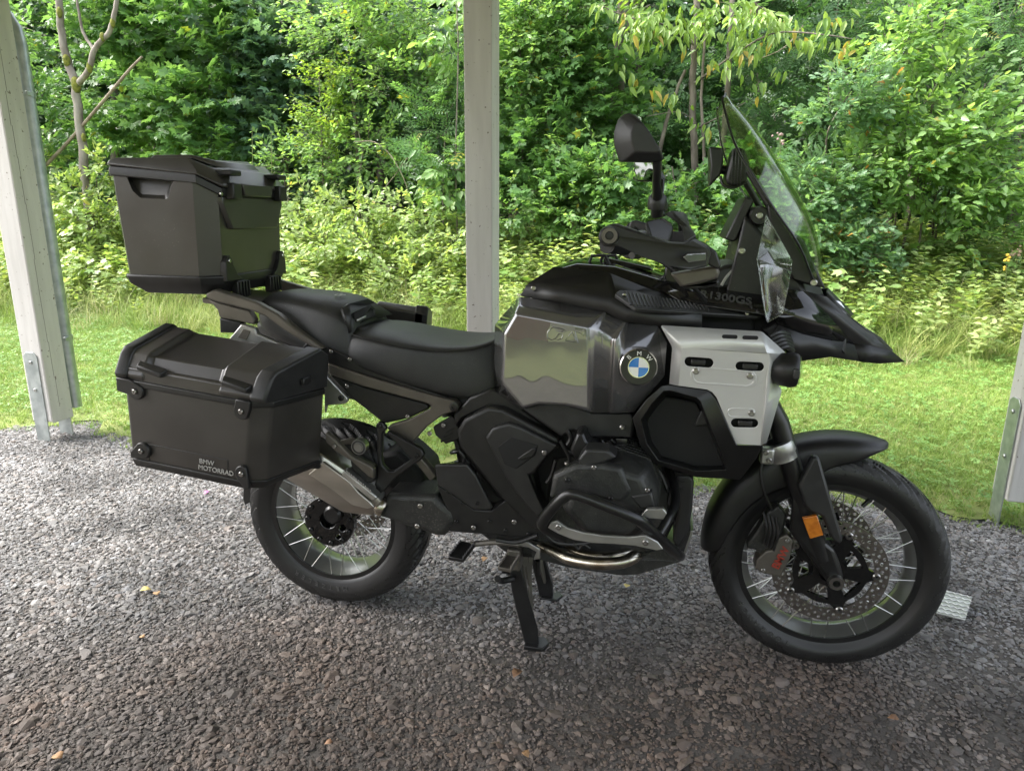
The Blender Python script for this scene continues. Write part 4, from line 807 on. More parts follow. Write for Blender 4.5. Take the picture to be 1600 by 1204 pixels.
def wheel(ax, Rt, rim_r, hw, rimw, pitches, hub, text, ta):
    ax = Vector(ax)
    w = lathe('wheel', [(rim_r+.004, -rimw), (rim_r+.010, -rimw+.002), (rim_r+.010, -rimw+.008), (rim_r-.004, -rimw+.016), (rim_r-.020, -rimw*.25), (rim_r-.020, rimw*.25), (rim_r-.004, rimw-.016), (rim_r+.010, rimw-.008), (rim_r+.010, rimw-.002), (rim_r+.004, rimw),
        (rim_r-.008, rimw-.001), (rim_r-.013, rimw-.014), (rim_r-.028, rimw*.2), (rim_r-.028, -rimw*.2), (rim_r-.013, -rimw+.014), (rim_r-.008, -rimw+.001)], ax, M_rim, moto, seg=96, close=True, smooth=50)
    for s in (-1, 1): lathe('rim_lip', [(rim_r-.0095, s*(rimw+.0015)), (rim_r+.0125, s*(rimw+.0015)), (rim_r+.0125, s*(rimw-.006)), (rim_r-.0095, s*(rimw-.009))], ax, M_blackm, w, seg=96, close=True)
    tyre(w, ax, Rt, rim_r+.004, hw, pitches, 1, rimw)
    hr, hy = hub
    lathe('hub', [(.022, -hy-.012), (hr*.55, -hy-.012), (hr*.6, -hy), (hr, -hy), (hr, -hy+.010), (hr*.5, -hy+.02), (hr*.5, hy-.02), (hr, hy-.010), (hr, hy), (hr*.6, hy), (hr*.55, hy+.012), (.022, hy+.012)], ax, M_blackm, w, seg=40, close=True)
    bm = bmesh.new(); meshes = []
    for sy in (-1, 1):
        for d in (-1, 1):
            bm = bmesh.new(); a1 = d*R(38); p0 = Vector((hr*.92*math.cos(a1), sy*(hy-.005), hr*.92*math.sin(a1))); p1 = Vector((rim_r-.006, sy*(rimw-.010)*.55, 0)) if sy > 0 else Vector((rim_r-.006, -(rimw-.004), 0))
            add_tube(bm, [p0, p0+(p1-p0)*.94, p1], [.0016, .0016, .0024], 6); me = bpy.data.meshes.new('spoke'); bm.to_mesh(me); bm.free(); me.materials.append(M_spoke); meshes.append((me, sy, d))
    for k in range(12):
        for me, sy, d in meshes:
            o = bpy.data.objects.new('spoke', me); C.objects.link(o); o.parent = w; o.location = ax; o.rotation_euler = (0, -(k*2*math.pi/12+(.5 if sy > 0 else 0)*2*math.pi/12+d*R(4.5)), 0)
    arc_text(text, ax, (Rt-(Rt-rim_r)*.70), -hw*.985, R(ta), .024, M_dgrey, w, .026/(Rt-(Rt-rim_r)*.70))
    return w
AXF, AXR = Vector((1.534, 0, .325)), Vector((0, 0, .318))
wf = wheel(AXF, .327, .243, .062, .046, 25, (.052, .055), 'TOURANCE', 232)
wr = wheel(AXR, .320, .217, .085, .068, 23, (.060, .050), 'METZELER', 258)
tube('valve', [AXF+Vector((.10, -.02, .21)), AXF+Vector((.075, -.03, .185))], .006, M_blackm, wf, 8)
def brake_disc(w, ax, y, ro, ri, rows, nh, carrier=True):
    holes = []
    for r, off in rows:
        for k in range(nh): holes.append(circ(.0052, 8, r*math.cos(2*math.pi*(k+off)/nh), r*math.sin(2*math.pi*(k+off)/nh)))
    d = holed_plate('brake_disc', circ(ro, 96), [circ(ri, 72)]+holes, lambda u, v, h: (ax.x+u, ax.y+y+h, ax.z+v), .005, M_disc, w)
    if carrier:
        out = []
        for k in range(60):
            a = 2*math.pi*k/60; c = math.cos(5*a); r = ri-.018+.028*max(0, c)**4; out.append((r*math.cos(a), r*math.sin(a)))
        hl = [circ(.030, 24)]+[[(rr*math.cos(a0+da), rr*math.sin(a0+da)) for rr, da in ((.045, -.26), (.045, .26), (ri-.030, .36), (ri-.030, -.36))] for a0 in [2*math.pi*(k+.5)/5 for k in range(5)]]
        holed_plate('disc_carrier', out, hl, lambda u, v, h: (ax.x+u, ax.y+y-.004+h, ax.z+v), .012, M_gloss, w)
        for k in range(5): a = 2*math.pi*k/5; bolt((ax.x+(ri+.004)*math.cos(a), ax.y+y-.001, ax.z+(ri+.004)*math.sin(a)), M_steel, w, .011, (0, -1 if y < 0 else 1, 0), .008, 'rivet')
    return d
for y in (-.078, .073): brake_disc(wf, AXF, y, .155, .117, [(.147, 0), (.1365, .5), (.126, 0)], 34)
brake_disc(wr, AXR, .085, .135, .085, [(.127, 0), (.118, .5), (.109, 0), (.100, .5)], 28, False)
# rear hub flange, seen from the right
hp = holed_plate('hub_flange', circ(.088, 60), [circ(.028, 30, -.004, .004), circ(.012, 16, .046, -.018), circ(.010, 16, .03, -.05)], lambda u, v, h: (AXR.x+u, AXR.y-.092+h, AXR.z+v), .026, M_gloss, wr, bevel=.003)
for k in range(11): a = 2*math.pi*k/11+.2; bolt((AXR.x+.074*math.cos(a), -.093, AXR.z+.074*math.sin(a)), M_blackm, wr, .0075, (0, -1, 0), .007)
lathe('hub_cap', [(.0, -.012), (.024, -.012), (.031, -.004), (.031, .03), (.0, .03)], (AXR.x+.02, -.098, AXR.z+.03), M_blackm, wr, close=False, seg=28)

# ------------------------------------------------------------------ fork, front brake, front fender
fk = tube('fork_tube', [Vector((1.235, -.105, .95)), Z9(400, 60, -.105), Z9(478, 320, -.105), Z9(560, 560, -.105), AXF+Vector((-.03, -.105, .05))], [.029, .029, .027, .027, .024], M_blackm, moto, 20)
tube('fork_tube', [Vector((1.235, .105, .95)), AXF+Vector((-.02, .105, .03))], .028, M_blackm, moto, 16)
a = Vector(Z9(395, 150, -.105)); b = Vector(Z9(425, 240, -.105)); d = (b-a).normalized()
lathe('fork_clamp', [(.030, 0), (.041, .002), (.043, .008), (.043, .030), (.041, .034), (.041, .052), (.030, .055)], a-d*.005, M_alu, moto, axis=tuple(d), seg=36, close=True)
box('clamp_ear', Vector(Z9(322, 178, -.155)), Vector(Z9(322, 178, -.155))+Vector((.035, .03, -.045)), M_alu, moto, .006)
bolts(Z9, [(343, 195), (357, 232)], -.157, moto, .0085)
lp = lambda pts, y: zpoly(Z9, pts, y)
axle_foot = loft('fork_foot', [lp([(470, 330), (545, 340), (560, 450), (585, 580), (660, 640), (700, 760), (690, 800), (640, 805), (600, 760), (560, 700), (500, 620), (450, 560)], -.125), lp([(470, 330), (545, 340), (560, 450), (585, 580), (660, 640), (700, 760), (690, 800), (640, 805), (600, 760), (560, 700), (500, 620), (450, 560)], -.075)], M_blackm, moto, bevel=.012, seg=3)
lathe('axle_nut', [(.010, -.012), (.019, -.012), (.021, -.006), (.021, .02), (.010, .02)], (AXF.x+.006, -.128, AXF.z-.004), M_steel, axle_foot, close=True, seg=24)
plate('fork_guard', Z9, [(560, 215), (590, 220), (640, 400), (690, 570), (698, 600), (685, 620), (650, 600), (600, 490), (545, 470), (520, 440), (490, 350), (505, 320)], -.150, M_bp2, moto, .03, .008)
plate('reflector', Z9, [(510, 497), (578, 485), (608, 575), (545, 592)], -.157, M_amber, moto, .012, .002)
# caliper
ca = plate('brake_caliper', Z9, [(395, 590), (440, 572), (470, 598), (455, 680), (412, 768), (330, 752), (292, 728), (300, 690), (340, 650), (380, 640)], -.112, M_bronze, moto, .05, .006, chamfer=.004)
plate('caliper_body', Z9, [(300, 560), (350, 470), (400, 440), (440, 480), (420, 580), (380, 640), (330, 680), (290, 640), (255, 640), (262, 610)], -.095, M_engine, ca, .04, .006)
lettering('BMW', .030, Z9(412, 680, -.1145), Vector(Z9(440, 640, -.115))-Vector(Z9(392, 725, -.115)), Vector(Z9(380, 660, -.115))-Vector(Z9(440, 690, -.115)), M_red, ca, .0006, .0006)
bolts(Z9, [(440, 600), (330, 735)], -.113, ca, .007)
tube('brake_hose', [Z9(325, 235, -.12), Z9(318, 300, -.125), Z9(335, 380, -.12), Z9(370, 460, -.1)], .004, M_bp, moto, 8, 5)
for k in range(4): tube('cable', [Z9(330+20*k, 470+8*k, -.10), Z9(345+18*k, 540+10*k, -.115), Z9(330+16*k, 610+12*k, -.11)], .0035, M_bp, ca, 6, 4)
# fender: strip following the tyre
def fender(name, a0, a1, r, wdt, n, prof, mat):
    loops = []
    for i in range(n+1):
        t = i/n; a = R(a0+(a1-a0)*t); w = wdt*min(1, (.35+.65*math.sqrt(min(1, t*9)))*(.6+.4*math.sqrt(min(1, (1-t)*8)))) if prof else wdt; rr = r+.042*(1-t)**1.6+.010*math.sin(t*math.pi)
        ed = float(np.interp(t, (0, .12, .24, .32, .44, .6, .8, 1), (.012, .062, .085, .12, .11, .09, .075, .05)))
        loops.append([Vector((AXF.x+(rr-dz)*math.cos(a), yy*w, AXF.z+(rr-dz)*math.sin(a))) for yy, dz in ((-1.02, ed), (-1.0, .25*ed+.012), (-.86, .012), (-.5, .002), (0, 0), (.5, .002), (.86, .012), (1.0, .25*ed+.012), (1.02, ed))])
    bm = bmesh.new(); add_loft(bm, loops, closed=False, caps=False); bmesh.ops.recalc_face_normals(bm, faces=bm.faces)
    o = bm_obj(name, bm, mat, moto, smooth=50); m = o.modifiers.new('t', 'SOLIDIFY'); m.thickness = .005
    s = o.modifiers.new('s', 'SUBSURF'); s.levels = s.render_levels = 1
    return o
fn = fender('fender', 71, 180, .352, .074, 26, True, M_bp)

# ------------------------------------------------------------------ frame, engine, lower body
eng = loft('engine_block', [[Vector((x, y, z)) for x, z in ((.50, .36), (.62, .28), (1.05, .30), (1.10, .45), (1.12, .70), (1.05, .88), (.70, .86), (.52, .70))] for y in (-.13, .13)], M_engine, moto, bevel=.02)
M_scoop = noise_mat('gloss_moulded_plastic', (.005, .005, .005), (.008, .008, .008), scale=20, rough=.28)
for s in (-1, 1):
    # cylinder with cooling casing and valve cover
    def cyl(scale, y): return [Vector((.925+(x-.925)*scale, -y*s, .60+(z-.60)*scale)) for x, z in ((.80, .56), (.815, .63), (.86, .68), (.95, .705), (1.02, .685), (1.05, .62), (1.045, .54), (1.0, .49), (.86, .49))]
    cy_ = loft('cylinder', [cyl(1, -.12), cyl(1, -.30), cyl(.97, -.34), cyl(.80, -.372)], M_engine, moto, bevel=.010, seg=3)
    for k in range(7): loft('cooling_fin', [cyl(1.035, -.15-.02*k), cyl(1.035, -.154-.02*k)], M_engine, cy_)
    if s < 0:
        plate('valve_cover', Z6, [(625, 400), (720, 350), (850, 350), (930, 370), (975, 470), (940, 520), (800, 500), (700, 470), (610, 500)], -.378, M_engine, cy_, .03, .010, .010)
        plate('plug_cover', Z6, [(735, 330), (770, 285), (870, 290), (905, 320), (830, 355), (745, 365)], -.372, M_bp2, cy_, .06, .006, .006)
        plate('throttle_duct', Z6, [(700, 290), (730, 215), (760, 210), (780, 260), (830, 275), (770, 290), (730, 340)], -.30, M_blackm, cy_, .08, .012)
        plate('coolant_cover', Z6, [(965, 490), (1060, 470), (1075, 540), (1010, 550)], -.376, M_bp2, cy_, .05, .006)
        for k in range(7): plate('cooling_fin', Z6, [(1000+k*11, 380+k*14), (1008+k*11, 380+k*14), (1022+k*11, 470+k*10), (1012+k*11, 475+k*10)], -.33, M_engine, cy_, .12, .001)
        bolts(Z6, [(1040, 463, -.380), (807, 363, -.380), (930, 190, -.25), (910, 285, -.24)], -.38, cy_, .007)
# crash bars, both sides
for s in (-1, 1):
    def S_(p): v = Vector(p); v.y *= -s; return v
    cb = tube('crash_bar', [S_(Z6(670, 668, -.33)), S_(Z6(600, 632, -.385)), S_(Z6(582, 600, -.41)), S_(Z6(640, 525, -.43)), S_(Z6(690, 484, -.435)), S_(Z6(740, 486, -.44)), S_(Z6(860, 532, -.44)), S_(Z6(980, 582, -.43)), S_(Z6(1030, 615, -.41)), S_(Z6(1100, 680, -.36)), S_(Z6(1170, 742, -.26)), S_(Z6(1185, 750, -.15))], .0145, M_blackm, moto, 14, 5)
    tube('brace', [S_(Z6(1085, 668, -.37)), S_(Z6(1130, 590, -.33)), S_(Z6(1162, 520, -.26)), S_(Z6(1158, 440, -.2)), S_(Z6(1130, 370, -.15))], .012, M_blackm, cb, 12, 5)
    gp = prism('guard_plate', [S_(p) for p in zpoly(Z6, [(604, 628), (618, 604), (645, 596), (690, 628), (760, 648), (850, 662), (960, 668), (1030, 660), (1085, 690), (1110, 722), (1080, 728), (990, 708), (900, 700), (800, 695), (720, 682), (650, 655)], -.415)], s*.407, M_alu, moto, .002)
    if s < 0: bolts(Z6, [(652, 624), (1032, 692)], -.417, gp, .009)
    prism('bar_pad', [S_(p) for p in zpoly(Z6, [(1012, 575), (1040, 545), (1110, 545), (1126, 565), (1110, 592), (1050, 588)], -.40)], s*.385, M_alu, moto, .002)
hd = tube('exhaust_header', [Z6(1010, 735, -.17), Z6(985, 752, -.24), Z6(930, 778, -.26), Z6(820, 785, -.25), Z6(700, 765, -.22), Z6(640, 735, -.18), Z6(560, 700, -.12)], .017, M_heat, moto, 16, 5)
tube('exhaust_header', [Z6(1010, 720, -.10), Z6(880, 752, -.16), Z6(760, 745, -.15), Z6(640, 700, -.1)], .015, M_heat, moto, 14, 5)
# skid plate
prof = [Z6(*p, -.13) for p in ((540, 748), (700, 790), (920, 824), (1000, 820), (1185, 764), (1228, 640))]; prof2 = [Z6(*p, -.13) for p in ((545, 762), (700, 802), (940, 838), (1005, 832), (1198, 772), (1244, 640))]
sk = loft('skid_plate', [[Vector((p[0], y, p[2])) for p in prof+prof2[::-1]] for y in (-.13, .13)], M_alu, moto, bevel=.002)
bm = bmesh.new(); add_loft(bm, [[Vector((p[0], y, p[2]+dz)) for p, dz in zip(prof, (0, 0, 0, 0, 0, 0))]+[Vector((p[0]-.004, y+.004, p[2]+.055)) for p in prof[::-1]] for y in (-.145, -.138)]); bm_obj('side_flange', bm, M_engine, sk)
plate('radiator_shroud', Z6, [(1150, 400), (1225, 395), (1245, 420), (1238, 540), (1220, 650), (1180, 720), (1150, 690), (1175, 540)], -.15, M_bp2, moto, .10, .008)
# side covers over the frame
sc_ = plate('side_cover', Z6, [(205, 205), (235, 155), (340, 100), (405, 108), (655, 240), (660, 272), (600, 320), (545, 395), (560, 480), (600, 580), (600, 655), (540, 640), (400, 500), (300, 380), (215, 270)], -.205, M_bp, moto, .05, .008, .008)
pn = plate('inner_cover', Z6, [(330, 235), (360, 192), (430, 170), (485, 186), (648, 268), (598, 318), (545, 390), (520, 400), (560, 500), (590, 560), (560, 585), (500, 520), (430, 430)], -.222, M_bp2, moto, .02, .006, .006)
plate('vent_shade', Z6, [(385, 275), (440, 232), (562, 268), (548, 312), (465, 372), (415, 350)], -.2245, M_void, pn, .005, .004)  # dark plate on the cover, the vent's shade put into its colour
plate('vent_fin', Z6, [(470, 325), (545, 275), (555, 290), (540, 318), (480, 335)], -.228, M_bp, pn, .006, .004)
bolts(Z6, [(590, 299, -.232), (458, 602, -.21), (280, 627, -.2)], -.23, sc_, .0085)
plate('heel_guard', Z6, [(110, 357), (118, 351), (250, 351), (290, 400), (362, 540), (352, 552), (282, 550), (165, 470), (120, 440)], -.212, M_bp2, moto, .012, .003, .004)
plate('lower_frame', Z6, [(118, 440), (280, 548), (360, 552), (430, 500), (600, 640), (600, 672), (480, 668), (300, 655), (175, 645), (130, 600), (165, 560)], -.19, M_bp, moto, .08, .006, .004)
bolts(Z6, [(228, 522, -.215), (295, 520, -.215)], -.215, moto, .006, M_blackm)
# under-tank trim
plate('tank_trim', Z6, [(395, 35), (500, 105), (560, 88), (660, 85), (720, 95), (800, 128), (970, 130), (985, 150), (975, 235), (860, 232), (770, 240), (720, 205), (660, 230), (520, 130)], -.235, M_bp2, moto, .10, .006, .006)
plate('frame_spar', Z6, [(360, 20), (400, 40), (660, 235), (640, 250), (420, 110), (345, 96), (230, 150), (200, 190), (190, 140), (260, 60)], -.17, M_bp, moto, .06, .006)
plate('side_fill', Z6, [(200, 60), (380, 10), (980, 130), (1000, 300), (640, 330), (600, 560), (380, 500), (215, 290)], -.14, M_void, moto, .10, .01)
for k, (pp, r) in enumerate([([(660, 245), (690, 290), (720, 300)], .007), ([(880, 240), (920, 270), (960, 250)], .006), ([(640, 330), (620, 400), (600, 430)], .006), ([(560, 660), (470, 690), (380, 680)], .007), ([(720, 690), (740, 720), (760, 700), (790, 715)], .005)]): tube('hose', [Z6(a, b, -.20) for a, b in pp], r, M_bp, moto, 8, 4)
plate('gear_bracket', Z6, [(905, 238), (948, 238), (944, 262), (908, 260)], -.18, M_steel, moto, .01, .002)
# skeleton of the centre stand
st = loft('centre_stand', [zpoly(Z6, p, y) for p, y in (([(430, 765), (484, 760), (506, 880), (562, 1070), (566, 1150), (514, 1160), (500, 1120), (446, 900)], -.150), ([(430, 765), (484, 760), (506, 880), (562, 1070), (566, 1150), (514, 1160), (500, 1120), (446, 900)], -.125))], M_blackm, moto, bevel=.004)
def on_y(Z, pts, y0):  # the same shape on the far side, moved in depth
    return [Vector((p[0], y0, p[2])) for p in zpoly(Z, pts, -.14)]
far = on_y(Z6, [(430, 765), (484, 760), (506, 880), (562, 1070), (566, 1150), (514, 1160), (500, 1120), (446, 900)], .125)
loft('stand_leg', [far, [p+Vector((0, .025, 0)) for p in far]], M_blackm, st, bevel=.004)
for y in (-.16, .12):
    x0 = ground_at(832, 1010)[0]; loft('stand_foot', [[Vector((x0-.025+a, y+b, z)) for a, b in ((0, -.01), (.06, -.01), (.075, .025), (.06, .05), (0, .05))] for z in (-.003, .012)], M_blackm, st, bevel=.003)
# cross plate with cut-outs between the legs
pz = lambda u, v, w: Vector((.640+.045*(1-v)+w, -.128+.256*u, .07+.28*v))
holed_plate('stand_plate', [(0, 0), (.08, .0), (.30, .42), (.5, .55), (.70, .42), (.92, .0), (1, 0), (1, 1), (.75, .86), (.5, 1), (.25, .86), (0, 1)], [[(.25, .58), (.42, .70), (.28, .78)], [(.58, .70), (.75, .58), (.72, .78)], [(.05, .25), (.14, .35), (.12, .62), (.05, .62)]], pz, .006, M_bronze, st, bevel=.001)
tube('stand_tang', [Z6(450, 850, -.16), Z6(400, 860, -.2), Z6(385, 850, -.24)], .010, M_blackm, st, 8, 3); tube('stand_tang', [Z6(480, 830, -.10), Z6(430, 820, -.12), Z6(395, 815, -.16)], .008, M_blackm, st, 8, 3)
tube('stand_spring', [Z6(560, 770, -.1), Z6(562, 830, -.09)], .008, M_bp, st, 8)
# foot pegs
def peg(c, d, w, mat, name='foot_peg', n=7):
    c, d = Vector(c), Vector(d).normalized(); s = Vector((0, 0, 1)).cross(d).normalized(); u = d.cross(s); Lg = .085; bm = bmesh.new()
    add_loft(bm, [[c+d*(t*Lg)+s*(a*w)+u*b for a, b in ((-1, -.012), (1, -.012), (1, 0), (-1, 0))] for t in (0, .2, .8, 1)]); o = bm_obj(name, bm, mat, moto, bevel=.002)
    bm = bmesh.new()
    for sgn in (-1, 1):
        for k in range(n):
            q = c+d*((k+.5)/n*Lg)+s*(sgn*w*.92); v = [bm.verts.new(q+d*x+s*y_+u*z) for x, y_, z in ((-.005, -.002, 0), (.005, -.002, 0), (.005, .002, 0), (-.005, .002, 0), (0, -.0015, .009), (0, .0015, .009))]
            for f in ((0, 1, 4), (2, 3, 5), (1, 2, 5, 4), (3, 0, 4, 5)): bm.faces.new([v[i] for i in f])
    stuff(bm_obj('peg_teeth', bm, mat, o)); return o
peg(Z6(255, 690, -.19), (-.15, -1, -.12), .024, M_blackm); peg(Z6(455, 745, -.16), (-.1, -1, 0), .02, M_bronze)
p_ = Z6(455, 745, -.16); box('peg_joint', (p_[0]-.02, -.17, p_[2]-.05), (p_[0]+.022, -.11, p_[2]+.02), M_bronze, moto, .006)
plate('brake_pedal', Z6, [(470, 685), (520, 690), (570, 720), (572, 765), (540, 770), (555, 735), (520, 715), (475, 710)], -.18, M_alu, moto, .012, .003)
tube('brake_lever_arm', [Z6(270, 700, -.19), Z6(380, 690, -.19), Z6(480, 700, -.18)], .009, M_bronze, moto, 8, 3)
# ------------------------------------------------------------------ rear frame, exhaust, rear fender
sf = plate('rear_frame', Z3, [(160, 735), (260, 772), (500, 850), (960, 985), (1150, 1030), (1186, 1068), (1165, 1108), (1060, 1140), (930, 1235), (800, 1380), (1010, 1620), (960, 1660), (700, 1330), (620, 1240), (640, 1225), (800, 1175), (955, 1095), (962, 1065), (930, 1050), (420, 915), (165, 822)], -.172, M_bronze, moto, .03, .004)
plate('frame_insert', Z3, [(165, 822), (420, 915), (930, 1050), (955, 1090), (800, 1165), (600, 1210), (330, 1000), (250, 920)], -.160, M_bp, moto, .03, .006)
plate('tail_side', Z3, [(0, 560), (180, 620), (340, 690), (800, 905), (1100, 1005), (960, 985), (260, 770), (150, 730), (-60, 640)], -.165, M_bp, moto, .06, .004)
bolts(Z3, [(188, 645, -.17), (334, 706, -.17), (312, 915, -.178), (785, 1152, -.178)], -.17, sf, .007)
bolt(Z3(1148, 1078, -.176), M_blackm, sf, .014)
plate('frame_bracket', Z3, [(980, 1235), (1120, 1150), (1180, 1180), (1190, 1330), (1080, 1370), (1000, 1300)], -.16, M_bp, moto, .02, .004)
for k in range(3): plate('slot_shade', Z3, [(1080-20*k, 1270+36*k), (1145-14*k, 1240+36*k), (1150-14*k, 1252+36*k), (1085-20*k, 1285+36*k)], -.162, M_void, moto, .004, .001)  # thin dark plates in place of openings, their shade in the colour
bolts(Z6, [(148, 180, -.165), (88, 215, -.165)], -.165, sf, .008)
# pillion peg hanger: triangle of struts
hg = plate('peg_hanger', Z4, [(730, 160), (745, 138), (768, 140), (790, 178), (768, 205), (762, 330), (770, 380), (800, 410), (830, 410), (930, 345), (890, 300), (790, 205), (800, 185), (985, 290), (1000, 322), (985, 345), (840, 450), (780, 520), (740, 545), (715, 520), (738, 440), (740, 205)], -.205, M_bp, moto, .02, .004)
bolts(Z4, [(752, 160), (958, 325), (728, 512)], -.207, hg, .009, M_blackm)
pf = plate('pillion_peg', Z4, [(540, 432), (556, 405), (730, 545), (742, 560), (715, 578), (548, 448)], -.245, M_alu, moto, .035, .004)
for k in range(11): plate('tooth', Z4, [(566+13*k, 412+10.5*k), (572+13*k, 404+10.5*k), (579+13*k, 420+10.5*k), (574+13*k, 424+10.5*k)], -.246, M_alu, pf, .035, .0005)
plate('peg_pivot', Z4, [(590, 350), (620, 335), (720, 390), (725, 470), (690, 480), (600, 400)], -.225, M_bp, moto, .03, .005)
# muffler: lofted box along its own axis
ma, mb = Vector(Z4(330, 330, -.185)), Vector(Z4(760, 600, -.185)); md = (mb-ma).normalized(); ms = Vector((0, 1, 0)); mu_ = ms.cross(md).normalized()
if mu_.z < 0: mu_ = -mu_
def msec(t, hw, hh): return [ma+md*t+ms*(hw*a)+mu_*(hh*b) for a, b in ((-1, -.55), (-.75, -1), (.75, -1), (1, -.55), (1, .55), (.75, 1), (-.75, 1), (-1, .55))]
Lm = (mb-ma).length
mf = loft('muffler', [msec(-.05, .050, .060), msec(-.04, .056, .068), msec(.02, .058, .070), msec(Lm*.70, .055, .064), msec(Lm*.86, .042, .046), msec(Lm, .027, .029)], M_titan, moto, bevel=.004, smooth=40)
loft('muffler_cap', [msec(-.075, .050, .062), msec(-.048, .060, .072), msec(-.036, .060, .072)], M_bp, mf, bevel=.004)
plate('heat_shield', Z4, [(455, 195), (510, 240), (600, 330), (700, 380), (720, 400), (722, 455), (690, 440), (590, 350), (505, 300), (455, 250)], -.250, M_bronze, mf, .02, .004)
bolts(Z4, [(505, 272)], -.253, mf, .008)
plate('shield_step', Z4, [(358, 430), (440, 358), (590, 470), (640, 530), (700, 580), (725, 610), (690, 622), (600, 600), (510, 530)], -.246, M_titan, mf, .01, .003)
lathe('exhaust_joint', [(.028, 0), (.031, .004), (.031, .026), (.028, .03)], mb-md*.012, M_heat, mf, axis=tuple(md), close=True, seg=24)
# catalytic box and pipe
plate('exhaust_box', Z4, [(745, 640), (790, 540), (860, 540), (1060, 545), (1110, 600), (1160, 640), (1180, 700), (1110, 775), (1070, 775), (960, 740), (880, 715), (740, 655)], -.195, M_engine, moto, .13, .02, .015)
bolts(Z4, [(980, 602), (963, 714)], -.198, moto, .009, M_titan)
# hydraulic adjuster knob and rear guard
kb = lathe('preload_knob', [(.0, -.016), (.012, -.016), (.013, -.013), (.024, -.013), (.0245, .010), (.0, .012)], Z4(648, 270, -.16), M_alu, moto, seg=28); lathe('knob_ring', [(.016, -.0145), (.021, -.0145), (.021, -.012), (.016, -.012)], Z4(648, 270, -.16), M_dgrey, kb, close=True, seg=24)
plate('knob_bracket', Z4, [(520, 245), (600, 225), (640, 240), (610, 262), (535, 262)], -.15, M_bronze, moto, .006, .001)
# swing arm on the left side and shock
tube('swing_arm', [Vector((.52, .07, .42)), Vector((.30, .12, .37)), Vector((.02, .13, .32))], [.055, .05, .065], M_engine, moto, 16, 4)
sh = tube('shock_absorber', [Vector((.46, .0, .46)), Vector((.40, .0, .78))], .028, M_bp, moto, 14)
def helix(c0, c1, r, n, k=16):
    c0, c1 = Vector(c0), Vector(c1); d = c1-c0; u, v = frame_axes(d); return [c0+d*(i/(n*k))+(u*math.cos(i/k*6.283)+v*math.sin(i/k*6.283))*r for i in range(n*k+1)]
tube('spring', helix((.455, 0, .48), (.40, 0, .76), .042, 7), .006, M_blackm, sh, 6)
plate('rear_hugger', Z4, [(740, 320), (850, 300), (900, 340), (985, 420), (1010, 520), (990, 560), (860, 540), (780, 500), (760, 430)], -.09, M_void, moto, .18, .02)
# tail and number plate carrier
tl = loft('tail_body', [[Vector((x, y*w, z)) for y, z in ((-1, zb), (-1, zt-.02), (-.7, zt), (.7, zt), (1, zt-.02), (1, zb), (.6, zb-.03), (-.6, zb-.03))] for x, w, zb, zt in ((-.22, .07, .90, .98), (-.10, .11, .86, 1.0), (.10, .14, .83, .98), (.40, .15, .78, .90), (.58, .13, .76, .88))], M_bp, moto, bevel=.01)
pc = loft('plate_carrier', [[Vector((x+dx, y, z)) for x, z in ((-.24, .90), (-.18, .90), (-.34, .58), (-.37, .59))] for y, dx in ((-.05, 0), (.05, 0))], M_bp, moto, bevel=.004)
box('tail_lamp', (-.245, -.05, .90), (-.225, .05, .94), noise_mat('red_lens', (.35, .01, .01), (.4, .015, .015), rough=.1, coat=1), moto, .006)
plate('mud_flap', Z4, [(0, 460), (70, 470), (75, 530), (40, 580), (8, 600), (-4, 560)], -.05, M_bp, moto, .10, .004)
for s in (-1, 1):
    def S_(p): v = Vector(p); v.y *= -s; return v
    # pannier carrier in cast aluminium
    pcar = prism('pannier_carrier', [S_(p) for p in zpoly(Z2, [(820, 208), (905, 105), (990, 130), (1005, 165), (1200, 250), (1180, 265), (985, 225), (900, 225)], -.20)], s*.18, M_alu, moto, .004)
    if s < 0: plate('carrier_window', Z2, [(885, 190), (920, 135), (965, 150), (940, 205)], -.2015, M_bronze, pcar, .002, .002)
    prism('carrier_bracket', [S_(p) for p in zpoly(Z3, [(130, 770), (160, 850), (310, 1005), (315, 1035), (290, 1055), (150, 1065), (135, 1130)], -.19)], s*.175, M_alu, moto, .003)
    if s < 0: bolt(Z3(265, 1008, -.192), M_blackm, pcar, .009)
# rack / grab rail
gr_ = [(680, 955), (735, 925), (1000, 1010), (1130, 1080), (1250, 1180), (1420, 1300), (1380, 1310), (1180, 1190), (1060, 1100), (960, 1060), (760, 1010), (690, 985)]
for s in (-1, 1):
    def S_(p): v = Vector(p); v.y *= -s; return v
    prism('grab_rail', [S_(p) for p in zpoly(Z1, gr_, -.185)], s*.155, M_bronze, moto, .006)
    prism('rail_foot', [S_(p) for p in zpoly(Z1, [(700, 990), (760, 1012), (955, 1062), (990, 1120), (985, 1150), (905, 1130), (770, 1105), (760, 1060)], -.176)], s*.15, M_bronze, moto, .004)
    prism('rail_cover', [S_(p) for p in zpoly(Z1, [(770, 1105), (905, 1135), (900, 1190), (870, 1200), (775, 1200)], -.17)], s*.14, M_bp, moto, .004)
rk = loft('luggage_rack', [[Vector((x, y, z)) for x, z in ((-.36, 1.045), (-.22, 1.035), (-.14, 1.02), (-.14, 1.005), (-.22, 1.018), (-.36, 1.028))] for y in (-.13, .13)], M_bronze, moto, bevel=.004)

